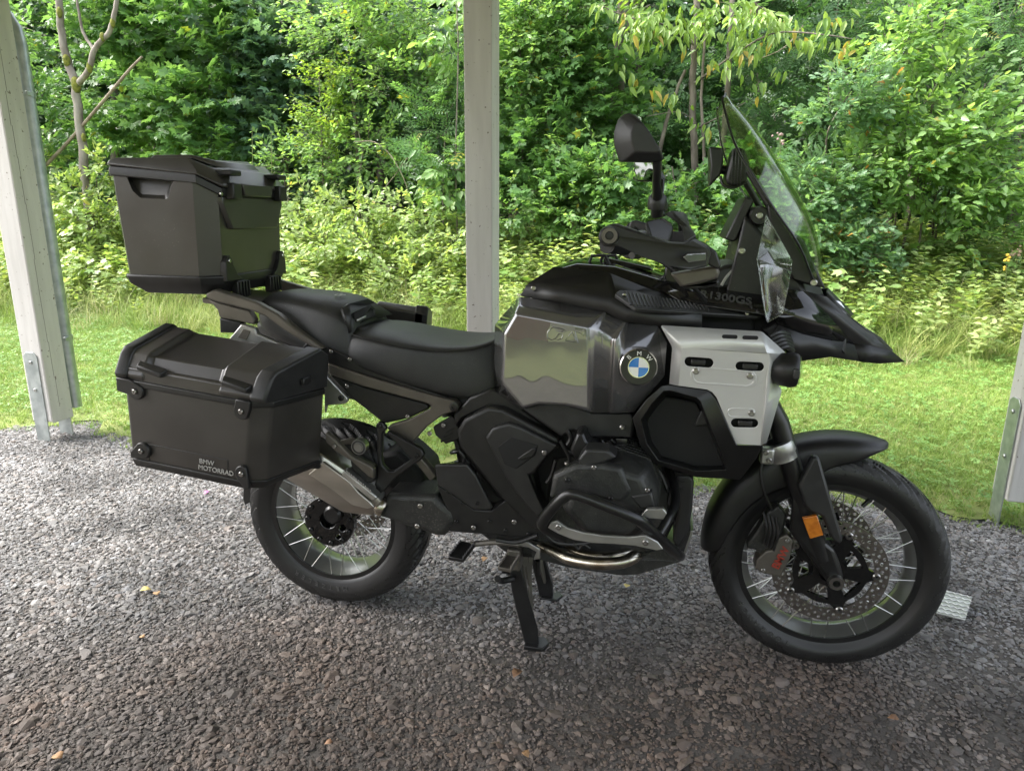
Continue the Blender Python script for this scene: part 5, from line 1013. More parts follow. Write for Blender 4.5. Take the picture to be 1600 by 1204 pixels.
# ------------------------------------------------------------------ seats
def seat_section(x, zt, zs, ws, zb, wb, n=0):
    """half section: centre top, shoulder, side, bottom"""
    h = [(0, zt), (ws*.55, zt-.002), (ws*.92, zs+.004), (ws, zs-.012), ((ws+wb)/2+.004, (zs+zb)/2), (wb, zb), (wb-.02, zb-.012)]
    return [Vector((x, -a, z)) for a, z in h[::-1]]+[Vector((x, a, z)) for a, z in h[1:]]
def seat(name, secs, mat):
    loops = [seat_section(*s) for s in secs]; bm = bmesh.new(); rings = add_loft(bm, loops, closed=True, caps=True)
    cl = bm.edges.layers.float.new('crease_edge')
    for a, b in zip(rings, rings[1:]):
        for i in (3, 9):
            e = bm.edges.get((a[i], b[i]))
            if e: e[cl] = .75
    o = bm_obj(name, bm, mat, moto, smooth=180); s = o.modifiers.new('s', 'SUBSURF'); s.levels = s.render_levels = 2; return o
st1 = seat('rider_seat', [(.118, .93, .925, .13, .885, .14), (.128, .965, .955, .145, .875, .165), (.20, .972, .95, .165, .855, .178), (.30, .955, .935, .172, .825, .178), (.40, .935, .925, .165, .80, .175), (.50, .93, .928, .145, .785, .165), (.56, .95, .945, .115, .785, .15), (.60, .985, .97, .095, .80, .135)], M_seat)
st2 = seat('pillion_seat', [(-.205, 1.02, 1.01, .07, .97, .08), (-.19, 1.058, 1.04, .09, .95, .10), (-.10, 1.068, 1.046, .115, .92, .135), (.0, 1.060, 1.036, .135, .90, .16), (.07, 1.052, 1.020, .145, .89, .165), (.115, 1.034, 1.0, .145, .88, .16), (.138, 1.0, .97, .14, .88, .155), (.142, .95, .94, .13, .88, .14)], M_seat)
sfm = panel('seat_frame', zpoly(Z3, [(285, 310, -.13), (330, 270, -.10), (470, 235, -.02), (530, 260, .05), (670, 355, .14), (520, 380, .0), (370, 450, -.10), (340, 500, -.145)]), [tuple(range(8))], M_bp2, moto, .012, .004)
panel('seat_frame_shade', zpoly(Z3, [(352, 342, -.105), (482, 280, -.01), (515, 310, .03), (520, 372, .0), (365, 440, -.10)]), [tuple(range(5))], M_void, sfm, .004, .002).location.x += .006  # dark panel, shade of the frame opening put into its colour
panel('seat_lock', zpoly(Z3, [(366, 392, -.10), (478, 346, .0), (480, 366, .0), (370, 412, -.10)]), [(0, 1, 2, 3)], M_alu, sfm, .003, .0).location.x += .010
c_ = Vector(Z3(258, 218, -.04)); lettering('GS', .032, c_+Vector((0, 0, .006)), Vector((.35, 1, 0)), Vector((-1, .35, .12)), M_grey, st2, .0006)

# ------------------------------------------------------------------ luggage: top case
def plan_loop(x0, x1, hw, z, cf=.05, cr=.03, fz=lambda x: 0): return [Vector((x, y, z-fz(x))) for x, y in ((x0, -hw+cr), (x0+cr, -hw), (x1-cf, -hw), (x1, -hw+cf*.85), (x1, hw-cf*.85), (x1-cf, hw), (x0+cr, hw), (x0, hw-cr))]
drop = lambda x: .062*max(0, min(1, (x+.315)/.09))
tcw = .205
tc = loft('top_case', [plan_loop(-.572, -.258, tcw-.004, 1.105), plan_loop(-.582, -.246, tcw, 1.35, fz=lambda x: 0), plan_loop(-.583, -.244, tcw, 1.415, fz=drop)], M_box, moto, bevel=.008, seg=3)
bm = bmesh.new(); zr = lambda u, v, y: Vector(Z1(u, v, y))
add_loft(bm, [[zr(180, 205, -.22), zr(500, 205, -.22), zr(500, 240, -.22), zr(470, 380, -.22), (zr(440, 395, -.22)), zr(270, 385, -.22), zr(235, 350, -.22), zr(185, 235, -.22)], [zr(215, 215, -.175), zr(480, 215, -.175), zr(478, 235, -.175), zr(440, 330, -.192), zr(430, 340, -.192), zr(290, 335, -.192), zr(270, 320, -.19), zr(215, 235, -.175)]])
tc.modifiers.clear(); boolean_cut(tc, bm); b_ = tc.modifiers.new('b', 'BEVEL'); b_.width = .004; b_.segments = 2; b_.limit_method = 'ANGLE'; b_.angle_limit = R(25)
loft('collar', [plan_loop(-.587, -.236, tcw+.004, 1.402, fz=drop), plan_loop(-.590, -.228, tcw+.006, 1.406, fz=drop), plan_loop(-.590, -.228, tcw+.006, 1.426, fz=drop), plan_loop(-.587, -.232, tcw+.004, 1.429, fz=drop)], M_bp, tc, bevel=.003)
ld = loft('lid', [plan_loop(-.590, -.224, tcw+.006, 1.4315, fz=drop), plan_loop(-.593, -.220, tcw+.008, 1.436, fz=drop), plan_loop(-.588, -.226, tcw+.004, 1.446, fz=drop), plan_loop(-.575, -.262, tcw-.010, 1.453, .05, .03, fz=lambda x: drop(x)*.8)], M_box, tc, bevel=.004)
loft('lid_step', [plan_loop(-.50, -.275, .15, 1.4525, fz=lambda x: drop(x)*.85), plan_loop(-.49, -.29, .14, 1.464, fz=lambda x: drop(x)*.85)], M_box, tc, bevel=.003)
bs = loft('base_tray', [plan_loop(-.535, -.272, tcw-.022, 1.062, .045, .03), plan_loop(-.573, -.252, tcw, 1.092, .05, .03), plan_loop(-.579, -.250, tcw+.004, 1.114, .05, .03), plan_loop(-.577, -.252, tcw+.002, 1.118, .05, .03)], M_bp, tc, bevel=.003)
# corner tabs with rivets on the side facing forward
TAB = ((.166, 1.10), (.166, 1.13), (.163, 1.158), (.154, 1.174), (.142, 1.176), (.132, 1.166), (.128, 1.148), (.112, 1.12), (.085, 1.10))
for s in (-1, 1):
    xf = -.240; t_ = prism('corner_tab', [Vector((xf-.003, s*a, z)) for a, z in TAB], 0, M_bp, tc, .002)
    me = t_.data; bmt = bmesh.new(); add_loft(bmt, [[Vector((x, s*a, z)) for a, z in TAB] for x in (-.262, -.240)]); bmesh.ops.recalc_face_normals(bmt, faces=bmt.faces); bmt.to_mesh(me); bmt.free(); me.materials.clear(); me.materials.append(M_bp)
    bolt((-.240, s*.148, 1.160), M_chrome, tc, .006, (1, 0, 0), .004, 'rivet')
    bolt((-.226, s*.178, 1.352), M_chrome, tc, .006, (1, 0, 0), .004, 'rivet')
    lt = box('latch', (-.232, s*.125-.022, 1.337), (-.205, s*.125+.022, 1.384), M_bp, tc, .004); box('latch_lever', (-.262, s*.125-.026, 1.404), (-.205, s*.125+.026, 1.420), M_bp, tc, .004)
    box('mount_clip', (-.262, s*.09-.028, 1.045), (-.238, s*.09+.028, 1.098), M_bp, tc, .003)
    for k in range(4): box('clip_rib', (-.238, s*.09-.026+k*.015, 1.05), (-.230, s*.09-.020+k*.015, 1.095), M_bp, tc, .001)
def raised_panel(x, pts, dx, mat, parent, name):
    bmr = bmesh.new(); add_loft(bmr, [[Vector((x, a, z)) for a, z in pts], [Vector((x+dx, a*.97, z)) for a, z in pts]]); return bm_obj(name, bmr, mat, parent, bevel=.003)
raised_panel(-.250, [(-.165, 1.345), (.165, 1.345), (.165, 1.325), (.125, 1.252), (-.125, 1.252), (-.165, 1.325)], .016, M_box, tc, 'front_panel')
raised_panel(-.250, [(-.075, 1.348), (.075, 1.348), (.085, 1.383), (-.085, 1.383)], .034, M_box, tc, 'latch_bridge')

# ------------------------------------------------------------------ luggage: panniers
def pannier(dx, s, yo=0, shell=True):
    """s=-1: right side. outer side at |y|=.47, inner at .25"""
    ct, sn = math.cos(R(6.1)), math.sin(R(6.1)); T = lambda x, a, z: Vector((-.17+(x+.17)*ct+(z-.868)*sn+dx, s*(a+yo), .849+(z-.868)*ct-(x+.17)*sn+(.052 if s > 0 else 0)))
    def loop(z, g=0, tap=0): return [T(x, a, z) for x, a in ((-.365+tap, .25), (-.385-g+tap, .28), (-.385-g+tap, .445), (-.365+tap, .468+g), (.005-tap, .468+g), (.052+g-tap, .440), (.104+g-tap, .262), (.098, .25))]
    p = loft('pannier', [loop(.620, -.012, .022), loop(.640, 0, .014), loop(.845, 0), loop(.900, 0)], M_box, moto, bevel=.008, seg=3)
    # lid: cross-section swept along x
    def sec(x, g, sk=0):
        q = [(.470+g, .868), (.473+g, .880), (.450+g, .930), (.437+g*.5, .941+g), (.28, .979+g), (.25, .962), (.25, .868)]
        return [T(x+(.05*(.47-a)/.2 if sk > 0 else 0), a, z) for a, z in q]
    lid = loft('lid', [sec(-.372, 0), sec(-.31, 0), sec(-.298, -.013), sec(-.092, -.013), sec(-.08, 0), sec(.040, 0, 1)], M_box, p, bevel=.004)
    loft('lid_band', [sec(-.392, .002), sec(-.388, .007), sec(-.362, .007), sec(-.355, .003)], M_bp, p, bevel=.003)
    loft('lid_band', [sec(.010, .003, 1), sec(.015, .006, 1), sec(.050, .006, 1), sec(.056, .001, 1)], M_bp2, p, bevel=.003)
    loft('rim_band', [loop(.848, .004), loop(.850, .006), loop(.864, .006), loop(.866, .004)], M_bp, p, bevel=.002)
    loft('base_band', [loop(.612, -.016, .024), loop(.616, -.004, .018), loop(.634, .003, .015), loop(.640, .002, .014)], M_bp, p, bevel=.002)
    def tab(pts, x=None):
        q = [T(a, .466, z) for a, z in pts]; q2 = [T(a, .479, z) for a, z in pts]; return loft('corner_tab', [q, q2], M_bp, p, bevel=.003)
    rnd = lambda cx, cz, r, a0, a1, n=7: [(cx+r*math.cos(R(a0+(a1-a0)*k/n)), cz+r*math.sin(R(a0+(a1-a0)*k/n))) for k in range(n+1)]
    tab([(-.387, .868), (-.385, .83)]+rnd(-.328, .838, .024, 215, 400)+[(-.345, .868)])
    tab(rnd(-.012, .838, .024, 150, 310)+[(.012, .845), (.012, .868), (-.03, .868)])
    tab([(-.350, .642)]+rnd(-.315, .670, .024, -70, 120)+[(-.352, .660)])
    tab([(.012, .625), (.0, .617)]+rnd(-.010, .664, .022, 225, 60)+[(.010, .64)])
    for a, z in ((-.328, .838), (-.012, .838), (-.315, .670), (-.010, .664)): bolt(T(a, .4795, z), M_steel, p, .007, (0, s, 0), .005, 'rivet')
    for a0 in (-.325, -.075):
        lv = loft('latch', [[T(a0+a, .462+b, .908+c) for a, b, c in ((0, 0, -.004), (.085, 0, -.018), (.085, 0, .002), (0, 0, .014))], [T(a0+a, .482+b, .902+c) for a, b, c in ((.006, 0, -.002), (.078, 0, -.014), (.078, 0, .000), (.006, 0, .010))]], M_bp, p, bevel=.003)
    # moulded name field with print
    if s < 0:
        fr = [(-.30, .690), (-.058, .690), (-.058, .640), (-.30, .640)]
        for a, b in zip(fr, fr[1:]+fr[:1]): tube('field_edge', [T(a[0], .4685, a[1]), T(b[0], .4685, b[1])], .0012, M_bp, p, 5)
        lettering('BMW', .019, T(-.1205, .4705, .672), T(1, 0, 0)-T(0, 0, 0), T(0, 0, 1)-T(0, 0, 0), M_grey, p, .0012, 0); lettering('MOTORRAD', .019, T(-.0925, .4705, .654), T(1, 0, 0)-T(0, 0, 0), T(0, 0, 1)-T(0, 0, 0), M_grey, p, .0012, 0)
        for q in ((1200, 490), (1240, 474), (1305, 440), (1425, 368)):
            v = Vector(Z2(q[0], q[1], -.40)); k = T(.052, .440, .8); k2 = T(.104, .262, .8); nn = Vector((k2.y-k.y, -(k2.x-k.x), 0)).normalized(); 
            pl = (k, nn); c = Vector(CAM); d = v-c; t = (k-c).dot(nn)/d.dot(nn); bolt(c+d*t, M_chrome, p, .004, tuple(nn if nn.x > 0 else -nn), .003, 'rivet')
        bx_ = Vector(T(.09, .34, .905)); box('lock', bx_-Vector((.004, .02, .010)), bx_+Vector((.008, .02, .010)), M_bp, p, .003)
    return p
pannier(0, -1); pannier(.125, 1, -.02)
# ------------------------------------------------------------------ tank and fairing
def facets(name, Z, V, F, mat, parent, thick=.006, bevel=.005, seg=3, mirror=True):
    return panel(name, [Z(*v) for v in V], F, mat, parent, thick, bevel, seg, mirror)
pl_main = plane_of(Z5(215, 505, -.258), Z5(735, 605, -.276), Z5(745, 1205, -.291))
mp_ = on_plane(Z5, pl_main); A = [tuple(mp_(u, v)) for u, v in ((215, 505), (738, 605), (745, 1205), (579, 1170), (380, 1160), (262, 1190), (112, 1010), (130, 655))]
Vt = [Z5(*v) for v in ((235, 385, -.200), (530, 432, -.215), (860, 500, -.232), (1000, 575, -.240), (1240, 598, -.250), (1305, 720, -.266), (1288, 960, -.268), (1065, 1222, -.264),
      (60, 590, -.190), (58, 900, -.195), (95, 1100, -.195), (255, 1208, -.205), (800, 622, -.264), (908, 690, -.258), (882, 1225, -.270), (772, 1225, -.282), (938, 690, -.270), (908, 1228, -.286),
      (380, 1168, -.240), (579, 1178, -.250), (745, 1230, -.262))]
o_ = len(Vt); Vt += A     # 21..28: main face corners
tank = panel('tank_panel', Vt, [(0, 1, o_), (1, 2, o_+1, o_), (2, 12, o_+1), (o_+1, 12, 15, o_+2), (12, 13, 14, 15), (2, 3, 13, 12), (13, 3, 16), (13, 16, 17, 14), (16, 3, 4, 5, 6, 7, 17),
      (0, o_, o_+7, 8), (8, o_+7, o_+6, 9), (9, o_+6, 10), (10, o_+6, o_+5, 11), (o_, o_+1, o_+2, o_+3, o_+4, o_+5, o_+6, o_+7), (11, o_+5, o_+4, 18), (18, o_+4, o_+3, 19), (19, o_+3, o_+2, 20)], M_tank, moto, .006, .006, 3, True)
# embossed GS on the tank: raised outline strokes
def emboss(strokes, r=.0013):
    for k, s_ in enumerate(strokes): tube('embossed_letter', [mp_(u, v, .001) for u, v in s_], r, M_tank, tank, 6)
emboss([[(520, 612), (480, 606), (445, 640), (440, 680), (470, 700), (500, 690), (525, 655), (555, 660), (545, 690), (510, 700)], [(520, 612), (565, 625), (545, 640)],
        [(690, 655), (640, 635), (665, 720), (570, 700), (620, 640), (650, 700)]])
# matte black tank shoulder
facets('tank_shoulder', Z5, [(490, 170, -.165), (880, 210, -.165), (1190, 335, -.16), (1482, 420, -.15), (1500, 480, -.21), (940, 390, -.215), (920, 385, -.22), (540, 330, -.205), (300, 290, -.185), (245, 378, -.195), (530, 430, -.217), (860, 492, -.235), (1000, 570, -.243), (1060, 470, -.24), (1250, 595, -.252), (1560, 600, -.255), (1560, 500, -.235)],
       [(0, 1, 6, 7, 8), (1, 2, 5, 6), (2, 3, 4, 5), (8, 7, 10, 9), (7, 6, 11, 10), (6, 5, 13, 12, 11), (5, 4, 16, 13), (12, 13, 14), (13, 16, 15, 14)], M_bp, moto, .006, .007)
tbx = loft('tank_top', [[Vector((x, y*w, z-dz)) for y, dz in ((-1, .035), (-.85, .006), (-.4, 0), (.4, 0), (.85, .006), (1, .035))]+[Vector((x, w*.9, z-.10)), Vector((x, -w*.9, z-.10))] for x, w, z in ((.615, .12, 1.02), (.66, .15, 1.095), (.72, .165, 1.155), (.80, .165, 1.178), (.90, .16, 1.172), (1.0, .15, 1.145), (1.12, .14, 1.11), (1.25, .13, 1.09))], M_gloss, moto, bevel=.008, seg=3)
bolts(Z5, [(342, 325, -.195)], -.2, tank, .008); bolts(Z5, [(235, 372, -.203)], -.2, tank, .006, M_chrome)
# little loops at the filler hinge
for x, y in ((820, -.085), (895, -.02)):
    c = Vector(Z5(x, 130, y)); tube('strap_loop', [c+Vector(p) for p in ((-.030, 0, -.010), (-.022, 0, .014), (.014, 0, .016), (.026, 0, -.008))], .0045, M_bp, tbx, 8)
loft('filler_cap', [[Vector((x, y, z)) for x, y, z in ((.86, -.06, 1.176), (1.0, -.055, 1.15), (1.0, .055, 1.15), (.86, .06, 1.176))], [Vector((x, y, z)) for x, y, z in ((.865, -.052, 1.186), (.99, -.048, 1.16), (.99, .048, 1.16), (.865, .052, 1.186))]], M_gloss, tbx, bevel=.004)
# ribbed pads
pl_pad = plane_of(Z5(930, 385, -.222), Z5(1482, 420, -.165), Z5(1482, 490, -.215)); pd = on_plane(Z7, pl_pad)
pdw = holed_plate('knee_pad', [(0, 90), (25, 68), (120, 70), (400, 150), (865, 192), (868, 212), (830, 222), (560, 205), (330, 190), (120, 175)], [], lambda u, v, w: pd(u, v, w-.002), .012, M_bp2, moto, bevel=.003)
for k in range(22):
    u = 60+k*22; f = (u-60)/500; v0 = 80+.165*(u-60); v1 = 158+.07*(u-60)
    if v1-v0 > 12: tube('rib', [pd(u, v0, .0105), pd(u+28, v1, .0105)], .0022, M_bp2, pdw, 5)
bolts(Z7, [(60, 78, -.225), (382, 160, -.20), (780, 186, -.20)], -.2, pdw, .006)
# name on the dark upper side
pl_n = plane_of(Z7(400, 60, -.16), Z7(900, 120, -.16), Z7(600, 150, -.19)); nm_ = on_plane(Z7, pl_n)
facets('upper_side', Z7, [(230, 20, -.13), (520, 10, -.12), (900, 60, -.12), (1204, 180, -.12), (1000, 210, -.20), (880, 190, -.21), (400, 120, -.20)], [(0, 1, 6), (1, 2, 5, 6), (2, 3, 4, 5)], M_gloss, moto, .005, .004)
lettering('R1300GS', .034, nm_(650, 108, .008), nm_(800, 128)-nm_(500, 80), nm_(600, 60)-nm_(600, 150), M_dgrey, moto, .0015, .0006)
# badge
plb = plane_of(Vt[16], Vt[5], Vt[17]); bc = on_plane(Z7, plb)(142, 502, .0005); nb_ = (plb[1] if plb[1].y < 0 else -plb[1]).normalized(); bu_ = Vector((0, 0, 1)); br_ = nb_.cross(bu_).normalized()*-1
if br_.x < 0: br_ = -br_
bu_ = br_.cross(nb_)*-1
if bu_.z < 0: bu_ = -bu_
bc = Vector(bc)
bd = lathe('badge', [(.0, 0), (.046, 0), (.047, .003), (.0445, .005), (.0435, .0035), (.0, .0035)], bc, M_chrome, moto, axis=tuple(nb_), seg=48)
lathe('badge_ring', [(.0255, .0036), (.0435, .0036), (.0435, .0044), (.0255, .0044)], bc, M_blackm, bd, axis=tuple(nb_), close=True, seg=48)
lathe('badge_line', [(.0245, .0036), (.0265, .0036), (.0265, .0048), (.0245, .0048)], bc, M_chrome, bd, axis=tuple(nb_), close=True, seg=48)
for q in range(4):
    bm = bmesh.new(); P = [(0, 0)]+[(.0247*math.cos(R(90*q+90*k/10)), .0247*math.sin(R(90*q+90*k/10))) for k in range(11)]
    add_loft(bm, [[bc+br_*a+bu_*b+nb_*h for a, b in P] for h in (.0034, .0042)]); bm_obj('badge_quarter', bm, M_whiteen if q in (0, 2) else M_blue, bd)
for chx, a in (('B', 135), ('M', 90), ('W', 45)):
    rd = br_*math.cos(R(a))+bu_*math.sin(R(a)); lettering(chx, .016, bc+rd*.0345+nb_*.005, br_*math.sin(R(a))-bu_*math.cos(R(a)), rd, M_whiteen, bd, .0003, name='letter')

# silver side shield with slots
pl_s = plane_of(Z7(390, 400, -.318), Z7(905, 420, -.325), Z7(860, 962, -.300)); ms_ = on_plane(Z7, pl_s)
def slot(x0, x1, y0, y1, dy=0, n=6):
    r = (y1-y0)/2; cy = (y0+y1)/2; o = []
    for k in range(n+1): a = R(90+180*k/n); o.append((x0+r+r*math.cos(a), cy-r*math.sin(a)))
    for k in range(n+1): a = R(270+180*k/n); o.append((x1-r+r*math.cos(a), cy+dy-r*math.sin(a)))
    return o
sh_ = holed_plate('side_shield', [(392, 385), (905, 405), (912, 440), (905, 700), (860, 962), (715, 955), (600, 680), (575, 650), (545, 635), (375, 612), (392, 425)], [slot(412, 582, 442, 498, 8), slot(712, 880, 470, 522, 4), slot(685, 846, 804, 856, 2)], lambda u, v, w: ms_(u, v, w-.004), .004, M_silver, moto, bevel=.0012)
P_ = lambda u, v: tuple(ms_(u, v)); V2 = [Z7(268, 255, -.268), Z7(868, 292, -.285), P_(392, 385), P_(905, 405), Z7(340, 385, -.272), Z7(322, 600, -.280), P_(375, 612), P_(392, 425), Z7(1006, 415, -.27), P_(912, 440), Z7(1000, 470, -.27), Z7(985, 640, -.262), P_(905, 700), Z7(895, 945, -.275), P_(860, 962), Z7(945, 520, -.285), Z7(932, 575, -.285), Z7(970, 612, -.268)]
panel('shield_edge', V2, [(0, 1, 3, 2), (0, 2, 7, 4), (4, 7, 6, 5), (1, 8, 3), (3, 8, 10, 15, 9), (9, 15, 16, 12), (16, 17, 11, 12), (12, 11, 13, 14)], M_silver, sh_, .004, .005, 3, False)
for sl in (slot(632, 724, 312, 334, 2), slot(752, 846, 318, 340, 2)):
    pl_t = plane_of(V2[0], V2[1], V2[3]); mt_ = on_plane(Z7, pl_t); holed_plate('slot', sl, [], lambda u, v, w: mt_(u, v, w), .0012, M_void, sh_)  # raised near-black plates, the openings' shade put into the colour
for (x, y) in ((490, 472), (795, 497), (765, 830)):
    c = ms_(x, y, -.004); box('rubber_clip', c-Vector((.016, .010, .007)), c+Vector((.018, .004, .006)), M_bp, sh_, .003)
# pressed ridges with screws
for sl in (slot(445, 840, 500, 600, 22), slot(662, 832, 742, 796, 2)):
    holed_plate('pressed_ridge', sl, [[(x+(cx-x)*.10, y+(cy-y)*.22) for x, y in sl] for cx, cy in [(sum(p[0] for p in sl)/len(sl), sum(p[1] for p in sl)/len(sl))]], lambda u, v, w: ms_(u, v, w-.001), .0026, M_silver, sh_, bevel=.001)
for u, v in ((480, 525), (797, 552), (806, 771)): bolt(ms_(u, v, .0005), M_steel, sh_, .008)
# left counterpart (simple mirror of the outline)
lft = [Vector((p.x, -p.y, p.z)) for p in (ms_(392, 385), ms_(905, 405), ms_(912, 440), ms_(905, 700), ms_(860, 962), ms_(715, 955), ms_(575, 650), ms_(375, 612))]
prism('side_shield', lft, .29, M_silver, moto, .004)

# black air scoop below the shield
def scoop(s):
    S_ = lambda p: Vector((p[0], p[1]*-s, p[2])); O = [(105, 800), (190, 690), (280, 610), (320, 605), (560, 640), (600, 690), (720, 958), (872, 960), (835, 1040), (740, 1162), (480, 1148), (240, 1070), (150, 960)]
    I = [(158, 810), (222, 715), (288, 645), (325, 640), (478, 680), (502, 700), (570, 870), (655, 1085), (660, 1095), (655, 1105), (480, 1112), (258, 1048), (190, 950)]
    yo = [-.285, -.285, -.285, -.285, -.30, -.305, -.305, -.29, -.285, -.28, -.275, -.275, -.28]
    lo = [[S_(Z7(u, v, -.12)) for u, v in O], [S_(Z7(u, v, y)) for (u, v), y in zip(O, yo)], [S_(Z7(u, v, y-.004)) for (u, v), y in zip(I, yo)], [S_(Z7(u*.92+.08*430, v*.92+.08*880, -.245)) for u, v in I], [S_(Z7(u*.7+.3*480, v*.7+.3*880, -.13)) for u, v in I]]
    return loft('air_scoop', lo, M_scoop, moto, bevel=.004, seg=2)
for s in (-1, 1): sp = scoop(s)
plate('scoop_floor', Z7, [(185, 815), (240, 735), (300, 675), (480, 710), (590, 920), (675, 1095), (480, 1090), (270, 1030), (205, 940)], -.225, M_void, moto, .05, .004)  # near-black, the scoop's inner shade put into the colour
plate('scoop_vane', Z7, [(465, 850), (520, 740), (545, 810), (560, 840)], -.235, M_bp2, moto, .03, .003)
bolts(Z7, [(47, 856, -.24)], -.24, moto, .009); plate('cable_clip', Z7, [(10, 922), (75, 925), (70, 950), (12, 948)], -.22, M_steel, moto, .008, .001)

# auxiliary lamp
lc = Vector(Z10(425, 790, -.285))
for s in (-1, 1):
    c = Vector((lc.x, lc.y*-s, lc.z)); lm = lathe('auxiliary_lamp', [(.0, -.033), (.027, -.030), (.039, -.010), (.042, .016), (.040, .026), (.037, .030), (.0, .030)], c, M_bp, moto, axis=(1, -.10*-s, -.02), seg=32)
    lathe('lamp_lens', [(.0, .031), (.033, .031), (.034, .034), (.0, .040)], c, M_lens, lm, axis=(1, -.10*-s, -.02), seg=28)
    box('lamp_bezel', c+Vector((.012, -.052 if s < 0 else .040, -.012)), c+Vector((.026, -.040 if s < 0 else .052, .012)), M_bp2, lm, .003)
# fins between shield and beak
for k in range(5): tube('fin', [Z10(330+14*k, 585+20*k, -.26), Z10(390+12*k, 560+22*k, -.25), Z10(450+6*k, 575+24*k, -.21)], .007, M_bp, moto, 8, 4)
plate('fin_backing', Z10, [(290, 545), (385, 500), (480, 600), (500, 740), (440, 690), (420, 640)], -.20, M_void, moto, .05, .004)

# beak: gloss flank, matte lower edge, ridge and nose
facets('beak_flank', Z10, [(440, 285, -.188), (540, 300, -.172), (700, 450, -.125), (858, 628, -.078), (700, 602, -.118), (540, 565, -.163), (385, 512, -.205), (330, 420, -.213), (300, 330, -.215)], [(0, 1, 2, 5, 6, 7, 8), (2, 3, 4, 5)], M_gloss, moto, .006, .004)
facets('beak_edge', Z10, [(385, 512, -.205), (540, 570, -.165), (700, 606, -.12), (862, 634, -.078), (900, 742, -.070), (712, 712, -.115), (500, 742, -.165), (350, 590, -.21)], [(0, 1, 6, 7), (1, 2, 5, 6), (2, 3, 4, 5)], M_bp, moto, .006, .004)
facets('beak_nose', Z10, [(858, 628, -.077), (965, 640, -.055), (1100, 676, -.028), (1180, 742, 0), (1020, 754, -.040), (900, 744, -.072), (985, 700, -.055)], [(0, 1, 6, 5), (1, 2, 3, 4, 6), (6, 4, 5)], M_bp, moto, .006, .003)
facets('beak_ridge', Z10, [(545, 296, -.168), (690, 335, -.11), (840, 470, -.06), (1000, 600, -.03), (1105, 672, -.012), (1100, 678, -.028), (965, 642, -.055), (860, 628, -.075), (700, 446, -.123)], [(0, 1, 2, 8), (2, 3, 6, 7, 8), (3, 4, 5, 6)], M_bp2, moto, .006, .004)
facets('beak_crest', Z10, [(840, 462, -.055), (920, 520, -.02), (1030, 590, 0), (1105, 668, 0), (1000, 600, -.03), (690, 330, -.10), (700, 280, 0), (860, 440, 0)], [(0, 1, 2, 3, 4), (5, 6, 7, 0)], M_bp, moto, .005, .002)
hl = facets('headlight', Z10, [(705, 343, -.075), (780, 368, -.05), (835, 430, -.03), (862, 475, -.02), (925, 530, -.012), (870, 500, -.05), (800, 440, -.075)], [(0, 1, 2, 6), (2, 3, 4, 5, 6)], M_lens, moto, .004, .002)
loft('headlight_body', [[Vector((x, y, z)) for y, z in ((-.10, z0-.05), (-.09, z0), (.09, z0), (.10, z0-.05))] for x, z0 in ((1.30, 1.10), (1.42, 1.075), (1.50, 1.0))], M_bp, moto, bevel=.004)
# front cowl carrying the screen
loft('front_cowl', [[Vector((x+dx*abs(y)/.12*-1, y, z)) for x, z in zip(xs, zs)] for y, dx, xs, zs in ((-.135, .02, (1.24, 1.30, 1.37, 1.43, 1.40, 1.20), (1.30, 1.24, 1.17, 1.06, 1.04, 1.05)), (-.06, .02, (1.24, 1.33, 1.41, 1.47, 1.44, 1.20), (1.31, 1.25, 1.18, 1.06, 1.04, 1.05)), (.06, .02, (1.24, 1.33, 1.41, 1.47, 1.44, 1.20), (1.31, 1.25, 1.18, 1.06, 1.04, 1.05)), (.135, .02, (1.24, 1.30, 1.37, 1.43, 1.40, 1.20), (1.30, 1.24, 1.17, 1.06, 1.04, 1.05)))], M_bp, moto, bevel=.008)
plate('cowl_side', Z8, [(1050, 670), (1085, 690), (1160, 800), (1270, 890), (1330, 1030), (1395, 1170), (1300, 1150), (1200, 1120), (1130, 960), (1060, 760)], -.15, M_bp, moto, .03, .005)
tube('screen_arm', [Z8(940, 480, -.09), Z8(1060, 680, -.11), Z8(1180, 860, -.13), Z8(1330, 1110, -.14)], .009, M_bp, moto, 10); tube('screen_arm', [Vector(Z8(940, 480, -.09))*Vector((1, 0, 1)).length*0+Vector((Z8(940, 480, -.09)[0], .09, Z8(940, 480, -.09)[2])), Vector((Z8(1330, 1110, -.14)[0], .14, Z8(1330, 1110, -.14)[2]))], .009, M_bp, moto, 10)
bolts(Z8, [(1322, 1135, -.155), (1003, 741, -.14), (900, 948, -.14)], -.15, moto, .010)

# windscreen
E_ = [(1129, 158, .10), (1147, 222, .165), (1175, 272, .195), (1210, 327, .205), (1248, 382, .20), (1270, 436, .185)]; K_ = [(1134, 146), (1182, 198), (1224, 260), (1263, 326), (1283, 384), (1284, 432)]
rows = []
for (ex, ey, hw), (kx, ky) in zip(E_, K_):
    e = Vector(at(ex, ey, -hw)); k = Vector(at(kx, ky, -.02)); row = []
    for q in np.linspace(-1, 1, 13):
        f = 1-abs(q)**2.2; row.append(Vector((e.x+(k.x-e.x)*f, q*hw, e.z+(k.z-e.z)*f)))
    rows.append(row)
bm = bmesh.new(); add_loft(bm, rows, closed=False, caps=False); ws = bm_obj('windscreen', bm, M_clear, moto, smooth=180); m_ = ws.modifiers.new('s', 'SUBSURF'); m_.levels = m_.render_levels = 2; m_ = ws.modifiers.new('t', 'SOLIDIFY'); m_.thickness = .004
tube('screen_rim', [r_[0] for r_ in rows[::-1]]+rows[0][1:-1:2]+[r_[-1] for r_ in rows], .0028, M_blackm, ws, 6, 3)
